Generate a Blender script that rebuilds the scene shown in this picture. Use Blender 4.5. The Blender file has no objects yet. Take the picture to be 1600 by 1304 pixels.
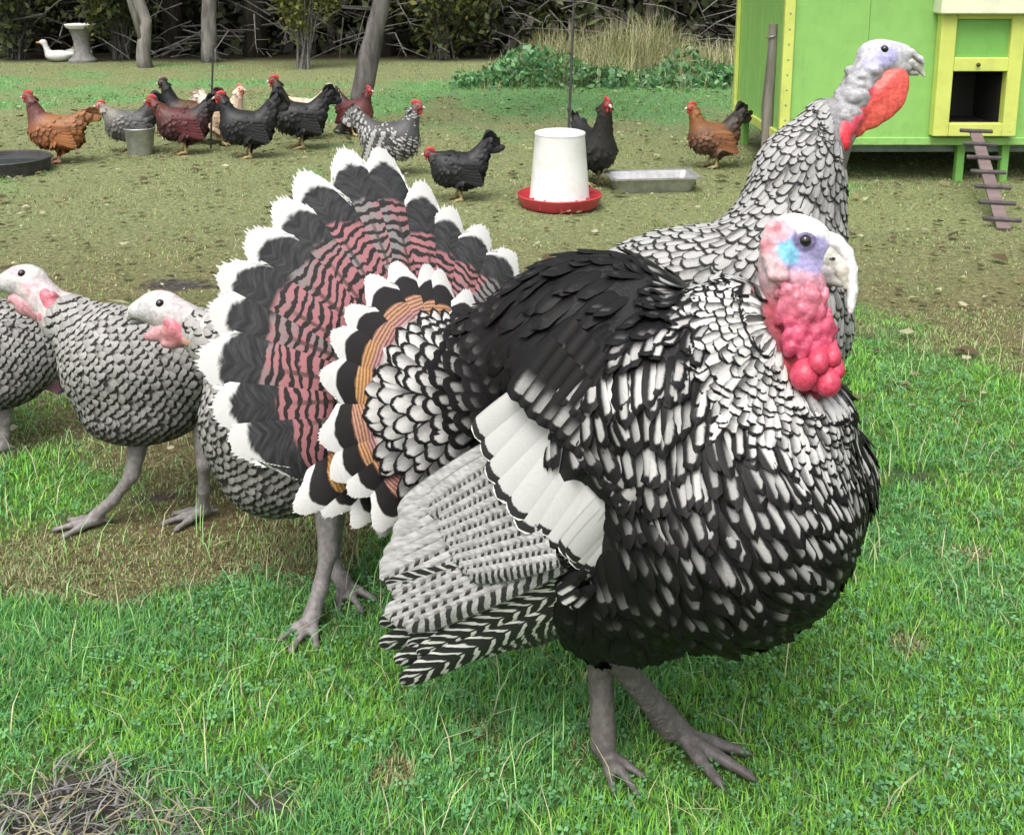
import bpy, math, random
import numpy as np
from mathutils import Vector
from mathutils.bvhtree import BVHTree

random.seed(7)
RNG = np.random.default_rng(7)
SC = bpy.context.scene
COL = SC.collection

# ------------------------------------------------------------------ camera
FPX, PITCH, CAMH, HOR = 1700.0, math.radians(12), 1.25, -63.0
PROW = HOR + FPX * math.tan(PITCH)            # row of the optical axis
CAM = np.array([0.0, 0.0, CAMH])
C_R = np.array([1.0, 0, 0])
C_F = np.array([0, math.cos(PITCH), -math.sin(PITCH)])
C_U = np.array([0, math.sin(PITCH), math.cos(PITCH)])
cd = bpy.data.cameras.new("camera")
cd.sensor_width = 36.0
cd.sensor_fit = 'HORIZONTAL'
cd.lens = FPX / 1600 * 36
cd.shift_y = -(652 - PROW) / 1600
cd.clip_start = 0.05
cd.clip_end = 500
cam = bpy.data.objects.new("camera", cd)
COL.objects.link(cam)
cam.location = CAM
cam.rotation_euler = (math.pi / 2 - PITCH, 0, 0)
SC.camera = cam

# ------------------------------------------------------------------ sky, sun, exposure
SUN_EL, SUN_AZ = 62.0, -158.0                 # azimuth from +Y towards +X
w = bpy.data.worlds.new("World")
SC.world = w
w.use_nodes = True
wn = w.node_tree.nodes
sky = wn.new('ShaderNodeTexSky')
sky.sky_type = 'NISHITA'
sky.sun_disc = False
sky.sun_elevation = math.radians(SUN_EL)
sky.sun_rotation = math.radians(SUN_AZ)
sky.dust_density = 6.0
sky.air_density = 1.2
hs = wn.new('ShaderNodeHueSaturation')
hs.inputs['Saturation'].default_value = 0.28
w.node_tree.links.new(sky.outputs[0], hs.inputs['Color'])
w.node_tree.links.new(hs.outputs[0], wn['Background'].inputs['Color'])
wn['Background'].inputs['Strength'].default_value = 0.15
sd = bpy.data.lights.new("sun", 'SUN')
sd.energy = 1.05
sd.angle = math.radians(35)
sd.color = (1.0, 0.96, 0.9)
sun = bpy.data.objects.new("sun", sd)
COL.objects.link(sun)
el, az = math.radians(SUN_EL), math.radians(SUN_AZ)
sv = Vector((math.sin(az) * math.cos(el), math.cos(az) * math.cos(el), math.sin(el)))
sun.rotation_euler = sv.to_track_quat('Z', 'Y').to_euler()
SC.view_settings.view_transform = 'Standard'
SC.view_settings.look = 'None'
SC.view_settings.exposure = 0.9
SC.view_settings.gamma = 1.0
SC.cycles.max_bounces = 5
SC.cycles.adaptive_threshold = 0.02
SC.cycles.use_denoising = True

# ------------------------------------------------------------------ helpers
def A(*v):
    return np.array(v, float)

def nrm(v):
    v = np.asarray(v, float)
    return v / (np.linalg.norm(v, axis=-1, keepdims=True) + 1e-12)

def P(px, py, z):
    """a real point of the place: photo direction and distance along the view axis"""
    return CAM + z * (C_F + (px - 800) / FPX * C_R + (PROW - py) / FPX * C_U)

def G(px, py, h=0.0):
    d = C_F + (px - 800) / FPX * C_R + (PROW - py) / FPX * C_U
    return CAM + d * ((h - CAMH) / d[2])

def proj(p):
    q = np.asarray(p, float) - CAM
    z = q @ C_F
    return np.stack([800 + FPX * (q @ C_R) / z, PROW - FPX * (q @ C_U) / z, z], -1)

def new_mesh(name, V, F, mat=None, uvs=None, cols=None, smooth=True):
    V = np.asarray(V, np.float32)
    F = np.asarray(F, np.int32)
    me = bpy.data.meshes.new(name)
    me.vertices.add(len(V))
    me.vertices.foreach_set("co", V.ravel())
    k = F.shape[1]
    me.loops.add(F.size)
    me.loops.foreach_set("vertex_index", F.ravel())
    me.polygons.add(len(F))
    me.polygons.foreach_set("loop_start", np.arange(0, F.size, k, dtype=np.int32))
    me.polygons.foreach_set("use_smooth", np.full(len(F), smooth))
    for nme, uv in (uvs or {}).items():
        l = me.uv_layers.new(name=nme)
        l.data.foreach_set("uv", np.asarray(uv, np.float32)[F.ravel()].ravel())
    for nme, c in (cols or {}).items():
        a = me.color_attributes.new(nme, 'FLOAT_COLOR', 'POINT')
        c4 = np.ones((len(V), 4), np.float32)
        c4[:, :3] = c
        a.data.foreach_set("color", c4.ravel())
    me.update(calc_edges=True)
    if mat:
        me.materials.append(mat)
    return me

def link(name, data, parent=None, loc=None, **props):
    o = bpy.data.objects.new(name, data)
    COL.objects.link(o)
    if parent is not None:
        o.parent = parent
    if loc is not None:
        o.location = tuple(loc)
    for k, v in props.items():
        o[k] = v
    return o

def thing(name, base, label, cat, group=None):
    o = link(name, None, loc=base, label=label, category=cat)
    o.empty_display_size = 0.1
    if group:
        o['group'] = group
    return o

class MB:
    """collects polygons of any size into one mesh"""
    def __init__(s):
        s.v, s.f = [], []
    def add(s, V, F):
        n = len(s.v)
        s.v += [tuple(p) for p in V]
        s.f += [tuple(i + n for i in f) for f in F]
        return s
    def box(s, c, d, R=None, bev=0.0):
        c = np.asarray(c, float); d = np.asarray(d, float) / 2
        b = min(bev, d.min() * 0.9)
        V, idx = [], {}
        if b <= 0:
            for sx in (-1, 1):
                for sy in (-1, 1):
                    for sz in (-1, 1):
                        V.append(A(sx, sy, sz) * d)
            F = [(0, 1, 3, 2), (4, 6, 7, 5), (0, 4, 5, 1), (2, 3, 7, 6), (0, 2, 6, 4), (1, 5, 7, 3)]
        else:
            F = []
            for sx in (-1, 1):
                for sy in (-1, 1):
                    for sz in (-1, 1):
                        sg = (sx, sy, sz)
                        for ax in range(3):
                            p = A(*sg) * (d - b); p[ax] = sg[ax] * d[ax]
                            idx[(sg, ax)] = len(V); V.append(p)
            for ax in range(3):
                o1, o2 = (ax + 1) % 3, (ax + 2) % 3
                for sgn in (-1, 1):
                    q = []
                    for (a_, b_) in ((-1, -1), (1, -1), (1, 1), (-1, 1)):
                        t = [0, 0, 0]; t[ax] = sgn; t[o1] = a_; t[o2] = b_
                        q.append(idx[(tuple(t), ax)])
                    F.append(q if sgn > 0 else q[::-1])
                for a_ in (-1, 1):
                    for b_ in (-1, 1):
                        t0 = [0, 0, 0]; t0[ax] = -1; t0[o1] = a_; t0[o2] = b_
                        t1 = list(t0); t1[ax] = 1
                        q = [idx[(tuple(t0), o1)], idx[(tuple(t1), o1)], idx[(tuple(t1), o2)], idx[(tuple(t0), o2)]]
                        F.append(q if a_ * b_ < 0 else q[::-1])
            for sx in (-1, 1):
                for sy in (-1, 1):
                    for sz in (-1, 1):
                        q = [idx[((sx, sy, sz), i)] for i in range(3)]
                        F.append(q if sx * sy * sz > 0 else q[::-1])
        V = np.array(V)
        if R is not None:
            V = V @ np.asarray(R).T
        return s.add(V + c, F)
    def tube(s, pts, rad, n=8, cap=True, jit=0.0):
        pts = [np.asarray(p, float) for p in pts]
        rad = rad if hasattr(rad, '__len__') else [rad] * len(pts)
        V, F = [], []
        ref = A(0.31, 0.2, 0.93)
        for i, p in enumerate(pts):
            t = nrm(pts[min(i + 1, len(pts) - 1)] - pts[max(i - 1, 0)])
            a = nrm(np.cross(t, ref if abs(t @ ref) < 0.95 else A(1, 0, 0)))
            b = np.cross(t, a)
            for k in range(n):
                an = 2 * math.pi * k / n
                rr = rad[i] * (1 + (random.uniform(-jit, jit) if jit else 0))
                V.append(p + rr * (math.cos(an) * a + math.sin(an) * b))
        for i in range(len(pts) - 1):
            for k in range(n):
                F.append((i * n + k, i * n + (k + 1) % n, (i + 1) * n + (k + 1) % n, (i + 1) * n + k))
        if cap:
            F.append(tuple(range(n))[::-1])
            F.append(tuple((len(pts) - 1) * n + k for k in range(n)))
        return s.add(V, F)
    def lathe(s, prof, c, n=32, sx=1.0, sy=1.0, rz=0.0):
        V, F = [], []
        for (r, h) in prof:
            for k in range(n):
                an = 2 * math.pi * k / n
                x, y = r * sx * math.cos(an), r * sy * math.sin(an)
                V.append((c[0] + x * math.cos(rz) - y * math.sin(rz), c[1] + x * math.sin(rz) + y * math.cos(rz), c[2] + h))
        for i in range(len(prof) - 1):
            for k in range(n):
                F.append((i * n + k, i * n + (k + 1) % n, (i + 1) * n + (k + 1) % n, (i + 1) * n + k))
        return s.add(V, F)
    def mesh(s, name, mat, smooth=False, auto=None):
        me = bpy.data.meshes.new(name)
        me.from_pydata(s.v, [], s.f)
        me.materials.append(mat)
        if smooth:
            me.polygons.foreach_set("use_smooth", np.full(len(me.polygons), True))
            if auto:
                me.set_sharp_from_angle(angle=math.radians(auto))
        me.update()
        return me
    def obj(s, name, mat, parent=None, base=None, smooth=False, auto=None, **props):
        if base is not None:
            s.v = [tuple(np.asarray(p) - base) for p in s.v]
        return link(name, s.mesh(name, mat, smooth, auto), parent, **props)

# ------------------------------------------------------------------ node expressions
class X:
    def __init__(s, nt, sock):
        s.nt, s.k = nt, sock
    def _m(s, op, *o):
        n = s.nt.nodes.new('ShaderNodeMath'); n.operation = op
        for i, v in enumerate((s,) + o):
            if isinstance(v, X): s.nt.links.new(v.k, n.inputs[i])
            else: n.inputs[i].default_value = v
        return X(s.nt, n.outputs[0])
    def __add__(s, o): return s._m('ADD', o)
    __radd__ = __add__
    def __sub__(s, o): return s._m('SUBTRACT', o)
    def __mul__(s, o): return s._m('MULTIPLY', o)
    __rmul__ = __mul__
    def __truediv__(s, o): return s._m('DIVIDE', o)
    def rsub(s, c): return (s * -1.0) + c
    def abs(s): return s._m('ABSOLUTE')
    def sin(s): return s._m('SINE')
    def pow(s, e): return s._m('POWER', e)
    def frac(s): return s._m('FRACT')
    def mx(s, o): return s._m('MAXIMUM', o)
    def mn(s, o): return s._m('MINIMUM', o)
    def ss(s, a, b):
        n = s.nt.nodes.new('ShaderNodeMapRange'); n.interpolation_type = 'SMOOTHSTEP'
        s.nt.links.new(s.k, n.inputs[0])
        for i, v in ((1, a), (2, b)):
            if isinstance(v, X): s.nt.links.new(v.k, n.inputs[i])
            else: n.inputs[i].default_value = v
        n.inputs[3].default_value = 0.0; n.inputs[4].default_value = 1.0
        return X(s.nt, n.outputs[0])

class MAT:
    def __init__(s, name, rough=0.6, spec=0.3):
        s.m = bpy.data.materials.new(name); s.m.use_nodes = True
        s.nt = s.m.node_tree
        s.b = s.nt.nodes['Principled BSDF']
        s.b.inputs['Roughness'].default_value = rough
        s.b.inputs['Specular IOR Level'].default_value = spec
    def uv(s, name='UVMap'):
        n = s.nt.nodes.new('ShaderNodeUVMap'); n.uv_map = name
        q = s.nt.nodes.new('ShaderNodeSeparateXYZ')
        s.nt.links.new(n.outputs[0], q.inputs[0])
        return X(s.nt, q.outputs[0]), X(s.nt, q.outputs[1])
    def vcol(s, name='Col'):
        n = s.nt.nodes.new('ShaderNodeVertexColor'); n.layer_name = name
        return n.outputs[0]
    def pos(s, obj=False):
        if obj:
            return s.nt.nodes.new('ShaderNodeTexCoord').outputs['Object']
        return s.nt.nodes.new('ShaderNodeNewGeometry').outputs['Position']
    def sep(s, vec):
        q = s.nt.nodes.new('ShaderNodeSeparateXYZ'); s.nt.links.new(vec, q.inputs[0])
        return [X(s.nt, q.outputs[i]) for i in range(3)]
    def comb(s, x, y, z=0.0):
        q = s.nt.nodes.new('ShaderNodeCombineXYZ')
        for i, v in enumerate((x, y, z)):
            if isinstance(v, X): s.nt.links.new(v.k, q.inputs[i])
            else: q.inputs[i].default_value = v
        return q.outputs[0]
    def noise(s, vec, scale, detail=3.0, rough=0.5, sc=None):
        if sc:
            mp = s.nt.nodes.new('ShaderNodeVectorMath'); mp.operation = 'MULTIPLY'
            s.nt.links.new(vec, mp.inputs[0]); mp.inputs[1].default_value = sc
            vec = mp.outputs[0]
        n = s.nt.nodes.new('ShaderNodeTexNoise')
        s.nt.links.new(vec, n.inputs['Vector'])
        n.inputs['Scale'].default_value = scale
        n.inputs['Detail'].default_value = detail
        n.inputs['Roughness'].default_value = rough
        return X(s.nt, n.outputs[0])
    def voro(s, vec, scale, feat='F1'):
        n = s.nt.nodes.new('ShaderNodeTexVoronoi'); n.feature = feat
        s.nt.links.new(vec, n.inputs['Vector']); n.inputs['Scale'].default_value = scale
        return X(s.nt, n.outputs[0])
    def mix(s, f, a, b):
        n = s.nt.nodes.new('ShaderNodeMix'); n.data_type = 'RGBA'
        if isinstance(f, X): s.nt.links.new(f.k, n.inputs[0])
        else: n.inputs[0].default_value = f
        for i, c in ((6, a), (7, b)):
            if isinstance(c, (tuple, list)): n.inputs[i].default_value = (*c, 1)
            else: s.nt.links.new(c, n.inputs[i])
        return n.outputs[2]
    def mulc(s, a, f):
        n = s.nt.nodes.new('ShaderNodeVectorMath'); n.operation = 'SCALE'
        if isinstance(a, (tuple, list)): n.inputs[0].default_value = a
        else: s.nt.links.new(a, n.inputs[0])
        if isinstance(f, X): s.nt.links.new(f.k, n.inputs['Scale'])
        else: n.inputs['Scale'].default_value = f
        return n.outputs[0]
    def color(s, c):
        if isinstance(c, (tuple, list)): s.b.inputs['Base Color'].default_value = (*c, 1)
        else: s.nt.links.new(c, s.b.inputs['Base Color'])
        return s
    def rough(s, x):
        s.nt.links.new(x.k, s.b.inputs['Roughness']); return s
    def bump(s, h, strength=0.5, dist=0.01):
        n = s.nt.nodes.new('ShaderNodeBump')
        n.inputs['Strength'].default_value = strength
        n.inputs['Distance'].default_value = dist
        s.nt.links.new(h.k, n.inputs['Height'])
        s.nt.links.new(n.outputs[0], s.b.inputs['Normal']); return s
    def translucent(s, col, f):
        t = s.nt.nodes.new('ShaderNodeBsdfTranslucent')
        s.nt.links.new(col, t.inputs[0])
        mx = s.nt.nodes.new('ShaderNodeMixShader'); mx.inputs[0].default_value = f
        out = s.nt.nodes['Material Output']
        s.nt.links.new(s.b.outputs[0], mx.inputs[1]); s.nt.links.new(t.outputs[0], mx.inputs[2])
        s.nt.links.new(mx.outputs[0], out.inputs[0]); return s

def rough_mat(name, c1, c2, scale=20.0, rough=0.6, spec=0.3, bump=0.3, dist=0.004, sc=None, metal=0.0, detail=5.0):
    m = MAT(name, rough, spec)
    v = m.pos(True)
    n = m.noise(v, scale, detail, 0.6, sc)
    m.color(m.mix(n.ss(0.3, 0.7), c1, c2))
    m.bump(n, bump, dist)
    m.b.inputs['Metallic'].default_value = metal
    return m.m

def vnoise(x, y, seed=0):
    """smooth 2-D value noise in 0..1"""
    x = np.asarray(x, float); y = np.asarray(y, float)
    xi, yi = np.floor(x).astype(np.int64), np.floor(y).astype(np.int64)
    fx, fy = x - xi, y - yi
    fx = fx * fx * (3 - 2 * fx); fy = fy * fy * (3 - 2 * fy)
    def h(a, b):
        v = (a * 374761393 + b * 668265263 + seed * 1442695041) & 0x7fffffff
        v = ((v ^ (v >> 13)) * 1274126177) & 0x7fffffff
        return ((v ^ (v >> 16)) & 0xffff) / 65535.0
    return (h(xi, yi) * (1 - fx) + h(xi + 1, yi) * fx) * (1 - fy) + (h(xi, yi + 1) * (1 - fx) + h(xi + 1, yi + 1) * fx) * fy
# ------------------------------------------------------------------ ground, grass
BARE = G(50, 1300)                            # worn patch of soil and straw, near left

def bare_amt(x, y):
    d = np.hypot((x - BARE[0]) / 0.26, (y - BARE[1]) / 0.12) + (vnoise(x * 9, y * 9, 5) - 0.5) * 0.9
    b = np.clip((1.15 - d) / 0.35, 0, 1)
    for (px, py, rx, ry) in BALD:
        q = G(px, py)
        d = np.hypot((x - q[0]) / rx, (y - q[1]) / ry) + (vnoise(x * 22, y * 22, 6) - 0.5) * 1.1
        b = np.maximum(b, np.clip((1.1 - d) / 0.4, 0, 1))
    return b
BALD = ((1425, 745, .085, .045), (275, 443, .17, .07), (262, 780, .05, .02), (430, 1262, .05, .03))
WORN = ((760, 1140, .07, .07), (230, 860, .42, .12), (60, 900, .3, .1), (620, 1215, .05, .05), (420, 1270, .09, .05), (400, 800, .25, .12), (1500, 870, .08, .04), (1420, 1010, .05, .05), (900, 1170, .06, .04), (330, 1150, .08, .03))

def dry_amt(x, y):
    """how much of the sward is dry olive straw"""
    n = 0.6 * vnoise(x * 1.7 + 3, y * 1.7, 1) + 0.4 * vnoise(x * 5, y * 5, 2)
    left = np.clip((-x - 0.05) / 0.9, 0, 1) * np.clip((y - 1.85) / 0.5, 0, 1) * np.clip((4.2 - y) / 1.5, 0, 1)
    far = np.clip((y - 2.75 - 0.35 * np.clip(x, 0, 2) + 2.2 * (vnoise(x * 1.1, y * 1.1, 15) - .5)) / 1.4, 0, 1)
    band = np.exp(-((y - 10.4 - 2.0 * (vnoise(x * .6, y * .2, 9) - .5)) / 1.5) ** 2) * np.clip(0.85 + x * .12, 0.55, 1.1)
    for (px, py, rx, ry) in WORN:
        q = G(px, py)
        n = n + .62 * np.exp(-((x - q[0]) / rx) ** 2 - ((y - q[1]) / ry) ** 2) * (.4 + .9 * vnoise(x * 16, y * 16, 8))
    return np.clip((n - 0.66 + 0.36 * left + 0.62 * far - 0.75 * band) / 0.28, 0, 1)

def ground_z(x, y):
    return 0.012 * (vnoise(x * 2.2, y * 2.2, 11) - 0.5) + 0.008 * (vnoise(x * 7, y * 7, 12) - 0.5)

def make_ground():
    m = MAT('turf_soil', 0.95, 0.1)
    p = m.pos()
    c = m.vcol()
    n = m.noise(p, 45, 8, 0.7)
    n2 = m.noise(p, 9, 5, 0.6)
    col = m.mix(n.ss(0.3, 0.75), m.mulc(c, 0.45), m.mulc(c, 1.25))
    n3 = m.noise(p, 2.2, 6, 0.65)
    col = m.mix(n2.ss(0.55, 0.75) * 0.55, col, m.mulc(c, 0.55))
    col = m.mix(n3.ss(0.48, 0.7) * 0.5, col, m.mulc(c, 0.62))
    m.color(col); m.bump(n, 1.0, 0.02)
    ys = np.concatenate([np.linspace(-3, 1.0, 10), np.linspace(1.05, 6, 110), np.linspace(6.1, 16, 90), np.geomspace(16.5, 240, 16)])
    xs = np.concatenate([-np.geomspace(200, 6.2, 12), np.linspace(-6, 6, 150), np.geomspace(6.2, 200, 12)])
    Xg, Yg = np.meshgrid(xs, ys)
    x, y = Xg.ravel(), Yg.ravel()
    z = ground_z(x, y)
    V = np.stack([x, y, z], 1)
    nx, ny = len(xs), len(ys)
    i = np.arange((ny - 1) * (nx - 1)); r, c_ = i // (nx - 1), i % (nx - 1)
    a = r * nx + c_
    F = np.stack([a, a + 1, a + nx + 1, a + nx], 1)
    d = dry_amt(x, y)[:, None]; b = bare_amt(x, y)[:, None]
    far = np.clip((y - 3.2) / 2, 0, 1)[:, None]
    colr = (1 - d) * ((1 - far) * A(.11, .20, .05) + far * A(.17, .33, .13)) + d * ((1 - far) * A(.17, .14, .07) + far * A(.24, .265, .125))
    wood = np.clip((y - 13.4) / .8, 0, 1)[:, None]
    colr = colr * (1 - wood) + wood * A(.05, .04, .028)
    colr = colr * (1 - b) + b * A(.085, .075, .07)
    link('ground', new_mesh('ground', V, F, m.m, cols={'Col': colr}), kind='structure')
make_ground()

def blades(x, y, h, wd, lean, yaw, col, z0=None):
    """tapered bent blades: 5 vertices, 3 triangles each"""
    n = len(x)
    z = ground_z(x, y) - 0.004 if z0 is None else z0
    base = np.stack([x, y, z], 1)
    side = np.stack([np.cos(yaw + 1.57), np.sin(yaw + 1.57), np.zeros(n)], 1) * (wd / 2)[:, None]
    fwd = np.stack([np.cos(yaw), np.sin(yaw), np.zeros(n)], 1)
    up = A(0, 0, 1)
    m1 = base + fwd * (h * lean * 0.3)[:, None] + up * (h * 0.58 * (1 - 0.25 * lean))[:, None]
    tp = base + fwd * (h * lean)[:, None] + up * (h * np.sqrt(np.clip(1 - 0.8 * lean ** 2, 0.05, 1)))[:, None]
    V = np.stack([base - side, base + side, m1 + side * .75, m1 - side * .75, tp], 1).reshape(-1, 3)
    o = np.arange(n)[:, None] * 5
    F = np.concatenate([o + A(0, 1, 2).astype(int), o + A(0, 2, 3).astype(int), o + A(3, 2, 4).astype(int)])
    C = np.repeat(col, 5, 0).reshape(n, 5, 3)
    C = C * np.array([.8, .8, 1.0, 1.0, 1.1])[None, :, None]
    return V, F, C.reshape(-1, 3)

def grass_mat():
    m = MAT('grass_blade', 0.5, 0.3)
    c = m.vcol(); m.color(c); m.translucent(c, 0.3)
    return m.m
GRASS = grass_mat()

def sample_zone(n, y0, y1, margin=1.12):
    """uniform on the ground between two distances, a bit wider than the view"""
    y = np.sqrt(RNG.uniform(y0 ** 2, y1 ** 2, n))
    x = RNG.uniform(-1, 1, n) * (y * 0.495 * margin + 0.12)
    return x, y

GREENS = np.array([[.125, .335, .085], [.195, .44, .055], [.115, .325, .12], [.24, .50, .065], [.145, .37, .13], [.27, .51, .17]])
DRY = np.array([[.35, .345, .18], [.46, .44, .27], [.28, .30, .13], [.28, .34, .15], [.20, .15, .075]])

def sward_col(x, y):
    n = len(x)
    d = dry_amt(x, y)
    pt = vnoise(x * 3.1, y * 3.1, 21)
    rt = np.clip(0.3 + 0.8 * x / 0.8, 0, 1.3)
    idx = np.where(RNG.random(n) < 0.55, np.where(pt > 0.62 - 0.3 * rt, RNG.choice([1, 3, 1, 0], n), RNG.choice([0, 2, 4, 0], n)), RNG.integers(0, 6, n))
    g = GREENS[idx] * RNG.uniform(0.75, 1.25, (n, 1))
    dr = DRY[RNG.integers(0, 5, n)] * RNG.uniform(0.75, 1.2, (n, 1))
    isd = RNG.random(n) < (0.05 + 0.8 * d)
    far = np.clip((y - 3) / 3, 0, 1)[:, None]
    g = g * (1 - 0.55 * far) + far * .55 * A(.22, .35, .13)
    return np.where(isd[:, None], dr, g), d

def make_grass():
    parts = []
    for (n, y0, y1, h0, h1, wd) in ((140000, 1.15, 2.2, .012, .037, .0028), (130000, 2.2, 3.8, .012, .033, .0038),
                                    (66000, 3.8, 7.2, .010, .032, .006), (46000, 7.2, 13.6, .012, .038, .010)):
        x, y = sample_zone(n, y0, y1)
        if y0 < 3:                             # tufts: pull blades together
            cx, cy = vnoise(x * 14, y * 14, 31) - .5, vnoise(x * 14, y * 14, 32) - .5
            x = x + cx * .04; y = y + cy * .04
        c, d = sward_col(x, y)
        b = bare_amt(x, y)
        tall = 0.55 + 0.9 * vnoise(x * 4, y * 4, 41) ** 1.5
        h = RNG.uniform(h0, h1, n) * tall * (1 - 0.35 * d)
        for (fx, fy) in ((945, 1190), (1075, 1180), (1130, 1210), (490, 980), (150, 822), (318, 808), (540, 925)):   # trodden down around the feet
            fp_ = G(fx, fy)
            h = h * (1 - .62 * np.exp(-((x - fp_[0]) ** 2 + (y - fp_[1]) ** 2) / .07 ** 2))
        keep = RNG.random(n) > 0.93 * b
        if y0 >= 3.5:
            keep &= RNG.random(n) > 0.35 * d
        lean = RNG.uniform(.15, .95, n); yaw = RNG.uniform(0, 6.283, n)
        wv = wd * RNG.uniform(.6, 1.3, n)
        parts.append([a[keep] for a in (x, y, h, wv, lean, yaw, c)])
    # long pale stalks, near
    x, y = sample_zone(2200, 1.15, 3.4)
    c = np.where(RNG.random((2200, 1)) < .5, DRY[1] * 1.15, GREENS[5] * 1.2)
    parts.append((x, y, RNG.uniform(.05, .12, 2200), np.full(2200, .0022), RNG.uniform(.5, 1, 2200), RNG.uniform(0, 6.28, 2200), c))
    V, F, C, off = [], [], [], 0
    for p in parts:
        v, f, c = blades(*p)
        V.append(v); F.append(f + off); C.append(c); off += len(v)
    link('grass', new_mesh('grass', np.concatenate(V), np.concatenate(F), GRASS, cols={'Col': np.concatenate(C)}),
         kind='stuff', label='short green and straw coloured pasture grass', category='grass')

    # clover: small three-lobed leaves
    n = 12000
    x, y = sample_zone(n, 1.15, 3.4)
    k = (vnoise(x * 3.3, y * 3.3, 51) > .42) & (dry_amt(x, y) < .5) & (bare_amt(x, y) < .3)
    x, y = x[k], y[k]; n = len(x)
    z = ground_z(x, y) + RNG.uniform(.012, .034, n)
    r = RNG.uniform(.005, .0095, n); a0 = RNG.uniform(0, 6.28, n)
    tilt = RNG.uniform(-.5, .5, (n, 2))
    Vs, Fs = [], []
    for l in range(3):
        a = a0 + l * 2.094
        for (rr, da) in ((0.1, 0), (.75, -.55), (1.05, -.22), (1.0, .22), (.75, .55)):
            dx, dy = r * rr * np.cos(a + da), r * rr * np.sin(a + da)
            Vs.append(np.stack([x + dx, y + dy, z + dx * tilt[:, 0] + dy * tilt[:, 1]], 1))
    V = np.stack(Vs, 1).reshape(-1, 3)
    o = np.arange(n)[:, None] * 15
    F = np.concatenate([o + np.array(t) + 5 * l for l in range(3) for t in ((0, 1, 2), (0, 2, 3), (0, 3, 4))])
    c = np.array([[.10, .26, .11], [.14, .32, .13], [.08, .21, .08]])[RNG.integers(0, 3, n)] * RNG.uniform(.8, 1.3, (n, 1))
    link('clover', new_mesh('clover', V, F, GRASS, cols={'Col': np.repeat(c, 15, 0)}), kind='stuff',
         label='green clover leaves among the grass', category='clover')

    # straw and shredded bark lying on the worn patch, plus scattered straw
    n = 1700
    x = BARE[0] + RNG.normal(0, .26, n); y = BARE[1] + RNG.normal(0, .12, n)
    k = bare_amt(x, y) > .25; x, y = x[k], y[k]
    x2, y2 = sample_zone(2600, 1.2, 5.5)
    k = dry_amt(x2, y2) > .2
    x, y = np.concatenate([x, x2[k]]), np.concatenate([y, y2[k]]); n = len(x)
    L = RNG.uniform(.02, .075, n); wd = RNG.uniform(.0018, .0045, n); yaw = RNG.uniform(0, 6.28, n)
    near = bare_amt(x, y) > .2
    c = np.where(near[:, None], np.array([[.30, .29, .28], [.20, .19, .18], [.34, .30, .18], [.12, .11, .10]])[RNG.integers(0, 4, n)], DRY[RNG.integers(0, 5, n)])
    z = ground_z(x, y) + RNG.uniform(.004, .016, n)
    v, f, cc = blades(x, y, L, wd, np.full(n, 1.0), yaw, c, z)
    vv = v.reshape(-1, 5, 3); vv[:, 2:, 2] = vv[:, :1, 2] + RNG.uniform(-.002, .012, (n, 1)); v = vv.reshape(-1, 3)
    link('straw_litter', new_mesh('straw_litter', v, f, GRASS, cols={'Col': cc}), kind='stuff',
         label='grey and pale straw strewn over worn ground', category='straw')

    # fallen leaves and crumbs on the far turf
    n = 3400
    x, y = sample_zone(n, 2.6, 10.5)
    s = RNG.uniform(.008, .024, n) * np.where(RNG.random(n) < .08, 1.8, 1); a = RNG.uniform(0, 6.28, n)
    z = ground_z(x, y) + .010 + .01 * np.clip(y / 8, 0, 1)
    Vs = []
    for (rr, da) in ((1, 0), (.6, .9), (.9, 2.2), (1, 3.2), (.6, 4.3), (.75, 5.4)):
        Vs.append(np.stack([x + s * rr * np.cos(a + da), y + s * rr * np.sin(a + da), z + s * RNG.uniform(0, .7, n)], 1))
    V = np.stack(Vs, 1).reshape(-1, 3); o = np.arange(n)[:, None] * 6
    F = np.concatenate([o + np.array(t) for t in ((0, 1, 2), (0, 2, 3), (0, 3, 4), (0, 4, 5))])
    c = np.array([[.10, .075, .04], [.07, .06, .03], [.42, .40, .26], [.16, .13, .06], [.24, .20, .11], [.09, .10, .04]])[RNG.integers(0, 6, n)]
    link('fallen_leaves', new_mesh('fallen_leaves', V, F, GRASS, cols={'Col': np.repeat(c, 6, 0)}), kind='stuff',
         label='small fallen leaves scattered over the far turf', category='leaves')
make_grass()
# ------------------------------------------------------------------ wood edge behind the pasture
BARK = rough_mat('bark', (.10, .085, .07), (.045, .038, .032), 14, .9, .1, .9, .02, (1, 1, .25))
BARK_GREY = rough_mat('grey_bark', (.26, .245, .225), (.12, .11, .10), 16, .9, .1, .9, .015, (1, 1, .2))
BARK_LEAN = rough_mat('dark_grey_bark', (.15, .14, .132), (.06, .055, .05), 16, .9, .1, 1.0, .02, (1, 1, .2))
TWIG = rough_mat('dead_twig', (.19, .18, .165), (.09, .085, .08), 30, .9, .1, .5, .004)

def leaf_mat(name, tr=.25):
    m = MAT(name, .6, .2)
    c = m.vcol(); m.color(c); m.translucent(c, tr)
    return m.m
LEAF = leaf_mat('leaf')

def leaf_cloud(p, size, cols, rng, asp=.5, droop=0.0):
    """small folded leaf blades at points p: 2 triangles each"""
    n = len(p)
    d = nrm(rng.normal(0, 1, (n, 3)) - A(0, 0, droop)); s = nrm(np.cross(d, rng.normal(0, 1, (n, 3))))
    sz = size * rng.uniform(.6, 1.4, (n, 1))
    V = np.stack([p - d * sz, p + s * sz * asp, p + d * sz, p - s * sz * asp], 1).reshape(-1, 3)
    F = np.arange(n * 4).reshape(-1, 4)
    c = np.array(cols)[rng.integers(0, len(cols), n)] * rng.uniform(.6, 1.4, (n, 1))
    return V, F, np.repeat(c, 4, 0)

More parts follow.
